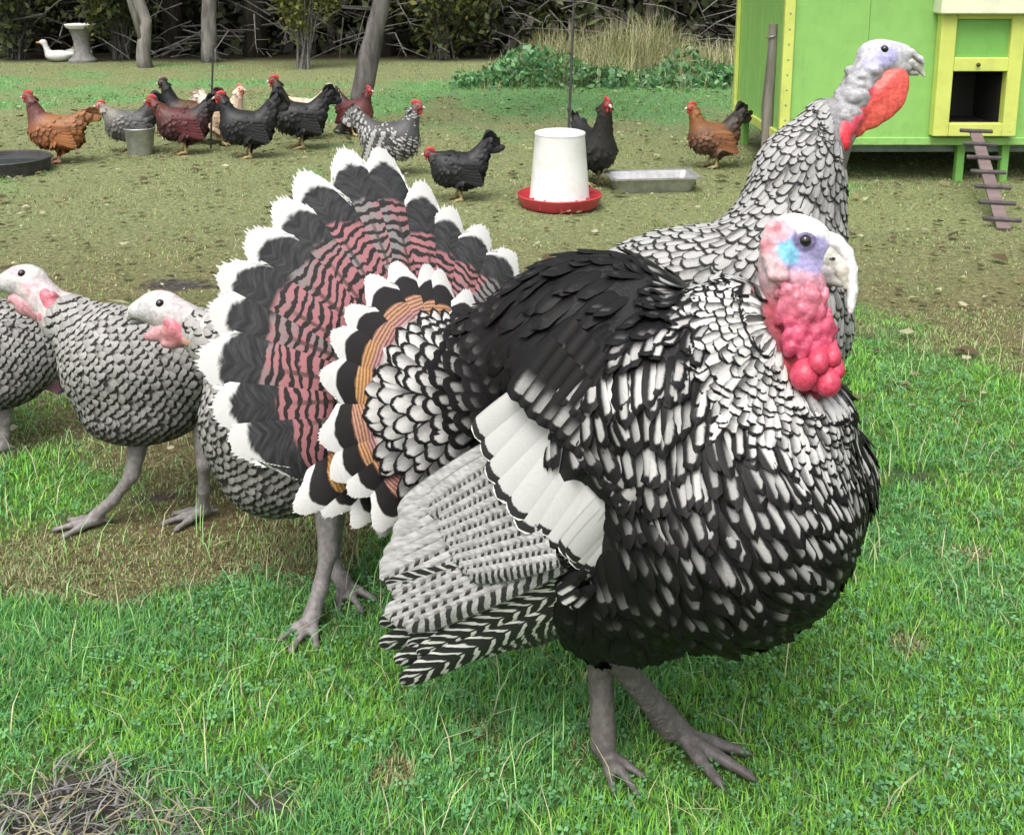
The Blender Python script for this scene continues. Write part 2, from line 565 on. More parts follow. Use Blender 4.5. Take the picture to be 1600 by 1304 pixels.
def crown_points(rng, n, c, r, clumps=26):
    cc = nrm(rng.normal(0, 1, (clumps, 3))) * rng.uniform(.35, 1, (clumps, 1)) ** .6 * r + c
    k = rng.integers(0, clumps, n)
    return cc[k] + rng.normal(0, 1, (n, 3)) * np.array(r) * .17

DARKG = [(.055, .075, .035), (.075, .095, .042), (.042, .052, .03), (.11, .125, .05)]
OLIVE = [(.12, .13, .03), (.09, .105, .026), (.15, .15, .045), (.07, .08, .025)]

def tree(name, label, px, py, rad, height, crown, lean=(0, 0), cols=DARKG, nleaf=5000, leaf=.06, bark=BARK, seed=1, limbs=7, fork=None, cz=.62, cat='tree', group='trees at the edge of the wood', low=.35):
    rng = np.random.default_rng(seed); random.seed(seed)
    g = G(px, py); g[2] = 0
    t = thing(name, g, label, cat, group)
    L = A(lean[0], lean[1], 0)
    pts = [A(0, 0, -.05) + A(0, 0, 0)] + [L * (q * height) + A(rng.normal(0, .03), rng.normal(0, .03), height * q) for q in np.linspace(.04, 1, 9)]
    pts = [pts[0]] + [q_ for a_, b_ in zip(pts[1:-1], pts[2:]) for q_ in (a_, a_ * .75 + b_ * .25, a_ * .5 + b_ * .5, a_ * .25 + b_ * .75)] + [pts[-1]]
    rr = [rad * 1.35] + [rad * (1.05 - .8 * q) for q in np.linspace(.04, 1, 33)]
    b = MB(); b.tube(pts, rr, 14, True, .09)
    if fork:
        b.tube([A(0, 0, fork[1]) + L * fork[1], A(fork[0] * .5, .05, fork[1] + .5), A(fork[0], .1, height * .7)], [rad * .8, rad * .6, rad * .3], 10, True, .07)
    for i in range(limbs):
        q = rng.uniform(low, .95); i0 = int(q * 32) + 1
        p0 = pts[min(i0, 33)]; an = rng.uniform(0, 6.28); ln = rng.uniform(.4, .9) * crown[0]
        d = A(math.cos(an), math.sin(an), rng.uniform(.1, .7)) * ln
        b.tube([p0, p0 + d * .5 + A(0, 0, .05), p0 + d], [rad * .35, rad * .22, rad * .08], 6, True, .05)
    b.obj('trunk', bark, t, smooth=True)
    c = L * height * .85 + A(0, 0, height * cz + crown[2] * .4)
    V, F, C = leaf_cloud(crown_points(rng, nleaf, c, np.array(crown)), leaf, cols, rng)
    link('crown', new_mesh('crown', V, F, LEAF, cols={'Col': C}, smooth=False), t)
    return t

tree('leaning_tree', 'grey leaning trunk standing behind the hens, nearest of the trees', 539, 206, .078, 3.6, (1.2, 1.2, .9), (.32, .03), OLIVE, 5000, .05, BARK_LEAN, 3, 8, cz=.8, low=.7)
tree('young_tree', 'slim forked young tree left of the black stake', 228, 106, .075, 3.4, (1.0, .8, .8), (-.03, 0), OLIVE, 4000, .05, BARK_GREY, 4, 6, fork=(-.32, .35), cz=.8, low=.6)
tree('young_tree', 'straight grey trunk rising above the top of the black stake', 331, 97, .095, 4.2, (1.1, 1.0, .9), (.01, 0), DARKG, 4000, .05, BARK_GREY, 5, 6, cz=.8, low=.6)

def shrub(label, px, py, w_, h_, cols, seed, n=4500, leaf=.045, twigs=26, name='shrub', dz=0.0, depth=.6):
    rng = np.random.default_rng(seed)
    g = G(px, py); g[2] = 0
    t = thing(name, g, label, 'shrub', 'shrubs along the wood edge')
    b = MB()
    for i in range(twigs):
        an = rng.uniform(0, 6.28); rr = rng.uniform(.2, 1)
        tip = A(math.cos(an) * w_ * rr, math.sin(an) * depth * rr, h_ * rng.uniform(.5, 1.05))
        b.tube([A(rng.normal(0, .06), rng.normal(0, .06), -.02), tip * A(.4, .4, .55), tip], [.014, .009, .004], 5, True)
    b.obj('stems', TWIG, t)
    V, F, C = leaf_cloud(crown_points(rng, n, A(0, 0, h_ * .58 + dz), np.array((w_, depth, h_ * .5)), 30), leaf, cols, rng, .55, .3)
    V[:, 2] = np.maximum(V[:, 2], .01)
    link('foliage', new_mesh('foliage', V, F, LEAF, cols={'Col': C}, smooth=False), t)
    return t
shrub('small olive green bush on a thin stem left of the leaning trunk', 478, 108, .42, 1.45, OLIVE, 11, 3000, .035, 14, dz=.25, depth=.35)
shrub('dark olive bush at the wood edge in the top left corner', 30, 92, .6, 2.0, DARKG, 12)
shrub('olive bush between the birdbath and the forked young tree', 190, 92, .5, 1.7, OLIVE + DARKG * 2, 13)
shrub('yellow green bush right behind the leaning trunk', 690, 92, .8, 2.0, OLIVE + DARKG, 14)
shrub('dark bush behind the tall dry grass', 850, 80, .7, 1.8, OLIVE + DARKG * 2, 15)

def conifer(label, px, py, seed, h=6.0, spread=1.5):
    """trunk with bare drooping grey lower branches and a dark needle crown"""
    rng = np.random.default_rng(seed)
    g = G(px, py); g[2] = 0
    t = thing('conifer', g, label, 'tree', 'trees at the edge of the wood')
    b = MB(); b.tube([A(0, 0, -.05), A(.02, 0, h * .3), A(0, .02, h)], [.16, .13, .02], 10, True, .05); b.obj('trunk', BARK, t, smooth=True)
    b = MB(); tips = []
    for i in range(74):
        z = rng.uniform(.12, h * .95); an = rng.uniform(0, 6.28); ln = spread * (1 - z / h) * rng.uniform(.6, 1.05)
        d = A(math.cos(an), math.sin(an), 0)
        p0 = A(0, 0, z); p1 = d * ln * .55 + A(0, 0, z + .05); p2 = d * ln + A(0, 0, max(.05, z - .22 * ln))
        b.tube([p0, p1, p2], [.016, .011, .004], 5, True)
        for j in range(7):
            q = rng.uniform(.25, 1); s = p1 * (1 - q) + p2 * q
            e_ = s + A(rng.normal(0, .16), rng.normal(0, .16), rng.uniform(-.16, .05)); e_[2] = max(e_[2], .02)
            b.tube([s, e_], [.006, .002], 4, False)
            if z > 1.0: tips += [s, e_, s * .5 + e_ * .5]
    b.obj('branches', TWIG, t, kind='stuff')
    tips = np.array(tips)
    p = tips[rng.integers(0, len(tips), 7000)] + rng.normal(0, .07, (7000, 3))
    V, F, C = leaf_cloud(p, .035, DARKG, rng, .25, .4)
    link('crown', new_mesh('crown', V, F, LEAF, cols={'Col': C}, smooth=False), t)
for i, (px, py, lab) in enumerate(((960, 78, 'conifer with bare grey lower branches behind the tall dry grass'), (1085, 72, 'conifer with dense dead branches just left of the green coop'), (600, 88, 'dark conifer just right of the leaning trunk at the wood edge'), (400, 88, 'dark conifer right of the straight grey trunk'), (75, 84, 'dark conifer left of the birdbath at the wood edge'), (270, 86, 'dark conifer between the forked tree and the straight trunk'), (760, 82, 'dark conifer behind the tips of the tall dry grass'))):
    conifer(lab, px, py, 30 + i)

def far_wood():
    """the closed mass of the wood behind its edge"""
    rng = np.random.default_rng(77)
    n = 60000
    x = rng.uniform(-13, 13, n); y = 14.6 + np.abs(rng.normal(0, .9, n)) + .4 * vnoise(x * .8, x * 0, 3); z = rng.uniform(0, 1, n) ** 1.3 * (5.5 + 2 * vnoise(x * .5, x * 0 + 4, 8))
    V, F, C = leaf_cloud(np.stack([x, y, z], 1), .10, [(.085, .105, .05), (.11, .13, .06), (.07, .08, .045), (.10, .095, .075), (.075, .07, .06)], rng, .5)
    # lumpy inner bank of brush that closes the gaps
    xs = np.linspace(-40, 40, 160); zs = np.linspace(-.1, 8, 24)
    Xg, Zg = np.meshgrid(xs, zs)
    Yg = 16.2 + .35 * vnoise(Xg * 1.5, Zg * 1.5, 6) + .5 * (vnoise(Xg * .4, Zg * .4, 7)) + .12 * Zg + .02 * Xg ** 2 * -.2
    V2 = np.stack([Xg.ravel(), Yg.ravel(), Zg.ravel()], 1)
    i = np.arange(23 * 159); a = (i // 159) * 160 + i % 159
    F2 = np.stack([a, a + 1, a + 161, a + 160], 1)
    # give the bank a back and a top so that it is a closed body
    V3 = V2 + A(0, 4, 0); F3 = F2[:, ::-1] + len(V2)
    Vb = np.concatenate([V2, V3])
    top = np.arange(159) + 23 * 160; F4 = np.stack([top, top + 1, top + 1 + len(V2), top + len(V2)], 1)
    Cb = np.tile(A(.06, .062, .048), (len(Vb), 1)) * rng.uniform(.6, 1.4, (len(Vb), 1))
    Va = np.concatenate([V, Vb]); Fa = np.concatenate([F, np.concatenate([F2, F3, F4]) + len(V)])
    link('wood', new_mesh('wood', Va, Fa, LEAF, cols={'Col': np.concatenate([C, Cb])}, smooth=False), kind='stuff', label='dark mass of the wood behind the pasture', category='wood')
    # dead undergrowth twigs and trunks standing in front of it
    b = MB()
    for i in range(330):
        x = rng.uniform(-8, 8); y = rng.uniform(13.7, 15.2); z = rng.uniform(.0, 1.0)
        d = A(rng.normal(0, .5), rng.normal(0, .2), rng.normal(.1, .3))
        b.tube([A(x, y, z), A(x, y, z) + d * .5 + A(0, 0, .04), A(x, y, z) + d], [.010, .008, .003], 4, False)
    b.obj('brushwood', TWIG, kind='stuff', label='dead grey twigs tangled along the wood edge', category='brushwood')
far_wood()
for i, px in enumerate((20, 140, 300, 445, 520, 640, 720, 820, 905, 1010, 1120)):
    tree('wood_tree', 'dark slim trunk in the shade of the wood behind the edge', px, 84 - (i * 7) % 9, .06 + .015 * (i % 4), 5.5, (1.0, 1.0, 1.2), (.02 * ((i % 3) - 1), 0), DARKG, 1500, .07, BARK, 60 + i, 4, cz=.7, group='slim trunks inside the wood', low=.6)

def tall_grass():
    rng = np.random.default_rng(5)
    n = 9000
    x0, y0 = G(735, 118)[0], G(900, 120)[1]; x1 = G(1150, 118)[0]
    x = rng.uniform(x0, x1 + .8, n); y = rng.normal(y0 + .2, .55, n)
    q = np.clip((x - x0) / .9, 0, 1) * (.35 + .9 * vnoise(x * 1.3, y * 1.3, 3))
    h = rng.uniform(.25, .78, n) * q
    c = np.array([(.40, .38, .20), (.34, .34, .16), (.26, .30, .11), (.46, .43, .28)])[rng.integers(0, 4, n)] * rng.uniform(.7, 1.15, (n, 1))
    V, F, C = blades(x, y, h, np.full(n, .009), rng.uniform(.1, .75, n), rng.uniform(0, 6.28, n), c, np.zeros(n) - .01)
    link('tall_grass', new_mesh('tall_grass', V, F, GRASS, cols={'Col': C}), kind='stuff', label='tall dry grass growing in a clump before the wood', category='tall grass')
    n = 5000
    x = rng.uniform(x0 - .15, x1 + .6, n); y = y0 - .75 + rng.normal(0, .22, n)
    hh = .36 * np.clip((x - x0 + .2) / .8, .12, 1) * vnoise(x * 2.2, y * 2.2, 14) ** 1.2 + .05
    p = np.stack([x, y, rng.uniform(.02, 1, n) * hh], 1)
    V, F, C = leaf_cloud(p, .035, [(.10, .24, .08), (.15, .31, .12), (.08, .20, .09), (.22, .36, .20)], rng, .6)
    V[:, 2] = np.maximum(V[:, 2], .004)
    link('weeds', new_mesh('weeds', V, F, LEAF, cols={'Col': C}, smooth=False), kind='stuff', label='low green broad leaved weeds along the foot of the tall grass', category='weeds')
tall_grass()

# ------------------------------------------------------------------ coop
def paint_mat(name, c, wear=.12):
    m = MAT(name, .45, .35)
    p = m.pos(True)
    n = m.noise(p, 9, 6, .65); f_ = m.noise(p, 60, 4, .6, (1, 1, .12))
    k = tuple(.72 * q for q in c)
    z_ = m.sep(m.pos())[2]
    mud = m.noise(p, 26, 6, .7).ss(.50, .68) * z_.ss(.50, .12) * .55
    st = m.noise(p, 5, 5, .6, (3, 3, .5)).ss(.58, .75) * .22
    col = m.mix(n.ss(.35, .75) * .45 + f_ * .2, c, k)
    col = m.mix(mud + st, col, (.16, .13, .085))
    m.color(col); m.bump(f_, .25, .003)
    return m.m
LIME = paint_mat('lime_paint', (.24, .47, .125)); LIME_D = paint_mat('green_paint', (.17, .40, .09))
YEL = paint_mat('yellow_paint', (.54, .60, .14)); CREAM = paint_mat('cream_paint', (.70, .72, .53)); INSIDE_SHADE = paint_mat('entrance_shade', (.03, .028, .027))
PLANK = rough_mat('ramp_plank', (.18, .135, .13), (.12, .09, .088), 20, .85, .15, .4, .004, (.2, 1, 1))
RUNG = rough_mat('ramp_rung', (.10, .085, .085), (.05, .045, .045), 25, .85, .15, .4, .004)
POSTW = rough_mat('old_post_wood', (.24, .22, .19), (.11, .10, .085), 22, .9, .1, .8, .008, (1, 1, .15))
STEEL = rough_mat('galvanised_steel', (.50, .50, .49), (.36, .36, .36), 30, .42, .5, .1, .002, metal=.7)

def coop():
    z = 6.2
    def xz(px, py, zz=z):
        q = P(px, py, zz); return q
    base = xz(1350, 228); base[2] = 0
    t = thing('chicken_coop', base, 'lime green wooden chicken coop with yellow trim on short legs', 'coop')
    y0 = base[1]
    xL = xz(1226, 120)[0]; xR = xL + 2.1
    zb = xz(1350, 226)[2]; zt = zb + 1.25
    dep = 1.35
    # walls built as boards side by side
    bw = .30; n = int((xR - xL) / bw)
    zqq = lambda yy: yy / (C_F + (PROW - 110) / FPX * C_U)[1]
    hA, hB = P(1484, 106, zqq(y0 - .075)), P(1576, 200, zqq(y0 - .075))
    cuts = [xL, (xL + hA[0]) / 2, hA[0], hB[0], (hB[0] + xR) / 2, xR]
    for i in range(5):
        cx, cw = (cuts[i] + cuts[i + 1]) / 2, cuts[i + 1] - cuts[i] - .002
        for (q0, q1) in (((zb, zt),) if i != 2 else ((zb, hB[2]), (hA[2], zt))):
            MB().box((cx, y0 + .015, (q0 + q1) / 2), (cw, .03, q1 - q0), bev=.001).obj('wall_board', LIME, t, base)
    for i in range(4):
        MB().box((xL + .015, y0 + .03 + dep / 4 * (i + .5), (zb + zt) / 2), (.03, dep / 4 - .003, zt - zb), bev=.002).obj('wall_board', LIME, t, base)
    MB().box(((xL + xR) / 2, y0 + .03 + dep, (zb + zt) / 2), (xR - xL - .07, .03, zt - zb)).obj('back_wall', LIME, t, base)
    MB().box((xR - .015, y0 + .03 + dep / 2, (zb + zt) / 2), (.03, dep - .02, zt - zb)).obj('end_wall', LIME, t, base)
    MB().box(((xL + xR) / 2, y0 + .03 + dep / 2, zb + .012), (xR - xL - .07, dep - .04, .024)).obj('coop_floor', LIME_D, t, base)
    b = MB(); c = ((xL + xR) / 2, y0 + dep / 2)
    b.add([(xL - .12, y0 - .15, zt), (xR + .12, y0 - .15, zt), (xR + .12, y0 + dep + .15, zt), (xL - .12, y0 + dep + .15, zt), (xL - .12, c[1], zt + .35), (xR + .12, c[1], zt + .35)], [(0, 1, 5, 4), (2, 3, 4, 5), (0, 4, 3), (1, 2, 5), (3, 2, 1, 0)])
    b.obj('roof', CREAM, t, base)
    # skirting strip, and a grey-blue strip under the floor
    MB().box(((xL + xR) / 2, y0 - .011, zb + .022), (xR - xL, .022, .045), bev=.004).obj('skirting', LIME, t, base)
    MB().box(((xL + xR) / 2 + .1, y0 + .10, zb - .028), (xR - xL - .3, .05, .055), bev=.004).obj('under_strip', rough_mat('grey_blue_strip', (.22, .27, .27), (.14, .18, .18), 12), t, base)
    # corner trim with its row of nails
    ct = MB().box((xL - .012, y0 - .012, (zb + zt) / 2), (.058, .024, zt - zb + .01), bev=.004).obj('corner_trim', YEL, t, base)
    for i in range(9):
        zz = zb + .06 + i * .085
        bb = MB().lathe([(.0001, .004), (.005, .003), (.006, 0)], (0, 0, 0), 8); bb.v = [(p[0] + xL - .012, y0 - .024 - p[2], zz + p[1]) for p in bb.v]
        bb.obj('nail', STEEL, ct, base)
    # legs
    for (px, yy) in ((1240, .05), (1240, dep - .05), (1506, .05), (1576, .05)):
        lx = xz(px, 240)[0]
        MB().box((lx, y0 + yy, zb / 2 - .01), (.045, .045, zb + .015), bev=.004).obj('leg', LIME_D, t, base)
    # door unit: proud frame, green slide, dark opening
    d0 = y0 - .075
    def bx(name, x0, y0_, x1, y1_, yy, th, mat, par=t, bev=.004):
        a, b_ = P(x0, y0_, zq(yy)), P(x1, y1_, zq(yy))
        return MB().box(((a[0] + b_[0]) / 2, yy + th / 2, (a[2] + b_[2]) / 2), (abs(b_[0] - a[0]), th, abs(a[2] - b_[2])), bev=bev).obj(name, mat, par, base)
    def zq(yy):                                  # view depth of the wall plane at eye row ~110
        d = C_F + (PROW - 110) / FPX * C_U
        return (yy / d[1])
    door = bx('door_frame', 1466, 22, 1490, 217, d0, .07, YEL)
    bx('jamb', 1575, 22, 1597, 217, d0 + .002, .066, YEL, door)
    bx('crossbar', 1490, 90, 1575, 112, d0 + .004, .06, YEL, door)
    bx('sill', 1490, 196, 1575, 217, d0 + .004, .06, YEL, door)
    bx('head_rail', 1490, 22, 1575, 29, d0 + .004, .06, YEL, door)
    sl = bx('slide_panel', 1488, 27, 1577, 92, d0 + .03, .012, LIME_D)
    kn = MB().lathe([(.0001, .022), (.010, .020), (.012, .012), (.006, .004), (.006, 0)], (0, 0, 0), 12)
    q = P(1527, 101, zq(d0)); kn.v = [(p[0] + q[0], d0 + .004 - p[2], q[2] + p[1]) for p in kn.v]
    kn.obj('knob', HORN_D, sl, base, smooth=True)
    # box running into the coop, its near-black colour standing in for inside shade
    a, b_ = hA, hB
    h = MB(); x0, x1, z1, z0 = a[0], b_[0], a[2], b_[2]; yb = d0 + .42; ys = d0 + .062
    h.add([(x0, ys, z0), (x1, ys, z0), (x1, ys, z1), (x0, ys, z1), (x0, yb, z0), (x1, yb, z0), (x1, yb, z1), (x0, yb, z1)], [(4, 5, 6, 7), (0, 4, 7, 3), (1, 2, 6, 5), (3, 7, 6, 2), (0, 1, 5, 4)])
    h.obj('entrance', INSIDE_SHADE, t, base)
    bx('door_hood', 1464, -26, 1612, 22, d0 - .05, .13, CREAM, t, .008)
    # ramp with rungs
    r = thing('coop_ramp', (P(1527, 212, zq(d0))[0], d0, 0), 'narrow wooden chicken ramp with dark rungs below the coop door', 'ramp')
    rb = np.array(r.location)
    top = P(1524, 206, zq(d0) - .01); bot = G(1568, 362); bot[2] = .012
    dv = bot - top; L = np.linalg.norm(dv); dd = dv / L
    sx = nrm(np.cross(dd, A(0, 0, 1))); sx = sx if sx[0] > 0 else -sx; nn = np.cross(sx, dd); nn = nn if nn[2] > 0 else -nn
    R = np.stack([sx, dd, nn], 1)
    MB().box(top + dd * L / 2, (.062, L, .016), R, .002).obj('plank', PLANK, r, rb)
    for i in range(7):
        MB().box(top + dd * (L * (.02 + .153 * i)) + nn * .015, (.17, .024, .016), R, .003).obj('rung', RUNG, r, rb)
    # yellow trim of the left end: far corner and bottom rail
    MB().box((xL - .012, y0 + dep + .02, (zb + zt) / 2), (.024, .06, zt - zb + .01), bev=.004).obj('corner_trim', YEL, t, base)
    MB().box((xL - .011, y0 + .02 + dep / 2, zb + .03), (.022, dep - .07, .055), bev=.004).obj('bottom_rail', YEL, t, base)
    MB().box((xL - .0115, y0 + .06, (zb + zt) / 2 + .03), (.023, .055, zt - zb - .06), bev=.004).obj('corner_trim', YEL, t, base)
    # old fence post in front of it
    g = G(1196, 268); g[2] = 0
    po = thing('fence_post', g, 'weathered grey wooden post standing against the left end of the coop', 'post')
    b = MB(); b.tube([A(0, 0, -.03), A(.002, 0, .06), A(-.004, 0, .4), A(.01, 0, .72), A(.008, 0, .88)], [.03, .036, .035, .033, .03], 9, True, .06)
    b.obj('post', POSTW, po, smooth=True, auto=50)
    b = MB(); b.tube([A(-.034, -.015, .80), A(0, -.037, .81), A(.036, -.01, .83), A(.02, .033, .82)], [.005] * 4, 6); b.obj('wire_tie', STEEL, po, smooth=True)
HORN_D = rough_mat('dark_knob', (.08, .07, .05), (.04, .035, .03), 40, .5, .3)
coop()

# ------------------------------------------------------------------ feeder, trough, tub, stakes, birdbath
def feeder():
    g = G(874, 322); g[2] = 0
    t = thing('feeder', g, 'white plastic poultry feeder with a red tray on the turf', 'feeder')
    W_ = MAT('white_plastic', .35, .4); p = W_.pos(True); nn = W_.noise(p, 8, 5, .6); W_.color(W_.mix(nn.ss(.45, .8), (.70, .70, .69), (.58, .57, .54)))
    R_ = rough_mat('red_plastic', (.46, .045, .055), (.36, .04, .05), 12, .35, .4, .05, .002)
    k = 1 / (FPX / proj(g)[2])
    MB().lathe([(.0001, .012), (.16, .012), (.195, .02), (.212, .062), (.216, .066), (.220, .062), (.204, .012), (.19, .0), (.0001, .0)], (0, 0, .004), 40).obj('tray', R_, t, smooth=True, auto=40)
    for i in range(12):
        an = i * math.pi / 6
        MB().box((.178 * math.cos(an), .178 * math.sin(an), .040), (.062, .005, .042), [[math.cos(an), -math.sin(an), 0], [math.sin(an), math.cos(an), 0], [0, 0, 1]]).obj('tray_divider', R_, t)
    ho = MB().lathe([(.150, .045), (.156, .05), (.154, .06), (.128, .375), (.130, .383), (.126, .386), (.122, .375), (.148, .05)], (0, 0, 0), 40).obj('hopper', W_.m, t, smooth=True, auto=40)
    MB().lathe([(.0001, .392), (.11, .39), (.129, .384), (.131, .376)], (0, 0, .004), 40).obj('lid', W_.m, t, smooth=True, auto=40)
feeder()

BLACKP = rough_mat('black_rubber', (.035, .034, .034), (.06, .058, .056), 20, .6, .3, .2, .003)
def stake(label, top, foot_, r=.0075):
    g = np.array(foot_, float); g[2] = 0
    t = thing('fence_stake', g, label, 'stake', 'thin black fence stakes')
    tp = np.array(top) - g
    MB().tube([A(0, 0, -.03), tp * .5, tp], [r, r, r * .85], 8).obj('rod', BLACKP, t, smooth=True, auto=50)
    for q in (.35, .6, .85):
        b = MB(); b.tube([tp * q + A(-.002, -.004, 0), tp * q + A(-.014, -.016, .006), tp * q + A(-.008, -.02, .018)], [.003] * 3, 6); b.obj('wire_clip', BLACKP, t)
zf = 5.95
stake('thin black stake rising behind the white feeder', P(899, -55, zf), G(885, 292))
stake('thin black stake among the hens on the left', P(333, 70, 7.25), G(329, 231))

def trough():
    c = G(1018, 296); c[2] = 0
    t = thing('trough', c, 'shallow galvanised metal trough right of the feeder', 'trough')
    a = math.radians(7); R = np.array([[math.cos(a), -math.sin(a), 0], [math.sin(a), math.cos(a), 0], [0, 0, 1]])
    L, W_, h = .235, .115, .085
    def ring(l, w_, z, rr=.03):
        pts = []
        for (sx, sy, a0) in ((1, 1, 0), (-1, 1, 90), (-1, -1, 180), (1, -1, 270)):
            for k in range(5):
                an = math.radians(a0 + k * 22.5)
                pts.append((sx * (l - rr) + rr * math.cos(an), sy * (w_ - rr) + rr * math.sin(an), z))
        return pts
    rings = [ring(L - .03, W_ - .03, .0), ring(L, W_, h), ring(L + .018, W_ + .018, h + .002), ring(L + .018, W_ + .018, h - .006), ]
    ins = [ring(L + .018, W_ + .018, h + .0035), ring(L - .006, W_ - .006, h), ring(L - .034, W_ - .034, .006)]
    b = MB(); n = 20
    allr = rings[::-1][0:1] + ins + []
    seq = [rings[0], rings[1], rings[3], ins[0], ins[1], ins[2]]
    V = [p for r_ in seq for p in r_]; V = np.array(V) @ R.T
    F = [(i * n + k, i * n + (k + 1) % n, (i + 1) * n + (k + 1) % n, (i + 1) * n + k) for i in range(len(seq) - 1) for k in range(n)]
    F += [tuple(range(n))[::-1], tuple((len(seq) - 1) * n + k for k in range(n))]
    b.add(V, F).obj('pan', STEEL, t)
    F = [tuple(range(n))]
    MB().add(np.array(ring(L - .022, W_ - .022, .035)) @ R.T, F).obj('feed', rough_mat('feed_mash', (.25, .21, .14), (.16, .13, .08), 80, .9, .1, .5, .01), t)
trough()

def tub():
    c = G(10, 268); c[2] = 0
    t = thing('water_tub', c, 'low round black rubber water tub at the left edge', 'tub')
    MB().lathe([(.0001, .0), (.245, .0), (.258, .075), (.264, .085), (.258, .09), (.248, .083), (.235, .02), (.0001, .015)], (0, 0, 0), 40).obj('tub', BLACKP, t, smooth=True, auto=40)
    wm = MAT('tub_water', .05, .5); wm.color((.05, .055, .06))
    MB().lathe([(.0001, .062), (.243, .062)], (0, 0, 0), 40).obj('water', wm.m, t)
    c = G(220, 240); c[2] = 0
    t = thing('metal_bucket', c, 'grey metal bucket standing between the silver hen and the maroon hen', 'bucket')
    b = MB().lathe([(.0001, .004), (.075, .004), (.078, .0), (.098, .165), (.103, .170), (.098, .174), (.092, .165), (.072, .01), (.0001, .01)], (0, 0, 0), 28); b.obj('pail', STEEL, t, smooth=True, auto=40)
    b = MB(); b.tube([A(.1 * math.cos(a), .03 * math.sin(a) - .1 * abs(math.sin(a)), .15 - .03 * math.sin(a)) for a in np.linspace(0, math.pi, 10)], [.003] * 10, 6); b.obj('handle', STEEL, t, smooth=True)
    c = G(130, 97); c[2] = 0
    t = thing('birdbath', c, 'white bowled birdbath on a grey pedestal before the wood', 'birdbath')
    st = rough_mat('pedestal_stone', (.22, .21, .20), (.14, .135, .13), 20, .8, .2, .4, .005)
    MB().lathe([(.0001, 0), (.17, 0), (.17, .03), (.13, .06), (.10, .12), (.095, .25), (.12, .36), (.14, .40), (.0001, .40)], (0, 0, 0), 28).obj('pedestal', st, t, smooth=True, auto=40)
    MB().lathe([(.0001, .40), (.13, .402), (.175, .43), (.19, .46), (.185, .468), (.17, .455), (.0001, .43)], (0, 0, .002), 28).obj('bowl', rough_mat('white_bowl', (.75, .74, .71), (.6, .59, .56), 15, .6, .3), t, smooth=True, auto=40)
tub()
# ------------------------------------------------------------------ bird engine
def surf_net(S, org, h):
    """polygonise a signed-distance grid into smooth quads"""
    nx, ny, nz = S.shape
    ins = S < 0
    cs = [(i, j, k) for i in (0, 1) for j in (0, 1) for k in (0, 1)]
    tot = np.zeros((nx - 1, ny - 1, nz - 1), np.int8)
    for (i, j, k) in cs:
        tot += ins[i:nx - 1 + i, j:ny - 1 + j, k:nz - 1 + k]
    act = np.argwhere((tot > 0) & (tot < 8))
    idx = np.full(tot.shape, -1, np.int64)
    idx[act[:, 0], act[:, 1], act[:, 2]] = np.arange(len(act))
    cv = np.stack([S[act[:, 0] + i, act[:, 1] + j, act[:, 2] + k] for (i, j, k) in cs], 1)
    acc = np.zeros((len(act), 3)); cnt = np.zeros(len(act))
    for a in range(8):
        for b in range(a + 1, 8):
            if sum(abs(np.array(cs[a]) - np.array(cs[b]))) != 1: continue
            m = (cv[:, a] < 0) != (cv[:, b] < 0)
            t = cv[m, a] / (cv[m, a] - cv[m, b])
            acc[m] += np.array(cs[a]) + t[:, None] * (np.array(cs[b]) - np.array(cs[a])); cnt[m] += 1
    V = org + h * (act + acc / cnt[:, None])
    Fs = []
    for ax in range(3):
        sl0 = [slice(None)] * 3; sl1 = [slice(None)] * 3
        sl0[ax] = slice(0, -1); sl1[ax] = slice(1, None)
        a, b = ins[tuple(sl0)], ins[tuple(sl1)]
        e = np.argwhere(a != b)
        o1, o2 = (ax + 1) % 3, (ax + 2) % 3
        ok = (e[:, o1] > 0) & (e[:, o2] > 0) & (e[:, o1] < S.shape[o1] - 1) & (e[:, o2] < S.shape[o2] - 1)
        e = e[ok]
        q = []
        for (d1, d2) in ((-1, -1), (0, -1), (0, 0), (-1, 0)):
            c = e.copy(); c[:, o1] += d1; c[:, o2] += d2
            q.append(idx[c[:, 0], c[:, 1], c[:, 2]])
        q = np.stack(q, 1)
        fl = b[e[:, 0], e[:, 1], e[:, 2]]
        q[fl] = q[fl][:, ::-1]
        Fs.append(q)
    F = np.concatenate(Fs)
    return V, F[(F >= 0).all(1)]

def E(c, ax, r, col=(0, 0, 0), fe=1, flow=None, L=.06, W=.03, wt=.5, lift=.16):
    """ellipsoid lump; ax rows are its axes"""
    return dict(t='e', c=np.asarray(c, float), ax=np.asarray(ax, float), r=np.asarray(r, float), col=col, fe=fe, flow=flow, L=L, W=W, wt=wt, lift=lift)

def Cc(p0, p1, r0, r1, col=(0, 0, 0), fe=1, flow=None, L=.05, W=.025, wt=.5, lift=.16):
    """tapered limb"""
    return dict(t='c', p0=np.asarray(p0, float), p1=np.asarray(p1, float), r0=r0, r1=r1, col=col, fe=fe, flow=flow, L=L, W=W, wt=wt, lift=lift)

def sdf(p, q):
    if p['t'] == 'e':
        l = (q - p['c']) @ p['ax'].T / p['r']
        k0 = np.linalg.norm(l, axis=-1)
        k1 = np.linalg.norm(l / p['r'], axis=-1) + 1e-9
        return k0 * (k0 - 1) / k1
    d = p['p1'] - p['p0']
    t = np.clip((q - p['p0']) @ d / (d @ d + 1e-12), 0, 1)
    return np.linalg.norm(q - p['p0'] - t[..., None] * d, axis=-1) - (p['r0'] + t * (p['r1'] - p['r0']))

def bbox(p):
    if p['t'] == 'e':
        ext = np.sqrt(((p['ax'] * p['r'][:, None]) ** 2).sum(0))
        return p['c'] - ext, p['c'] + ext
    return np.minimum(p['p0'] - p['r0'], p['p1'] - p['r1']), np.maximum(p['p0'] + p['r0'], p['p1'] + p['r1'])

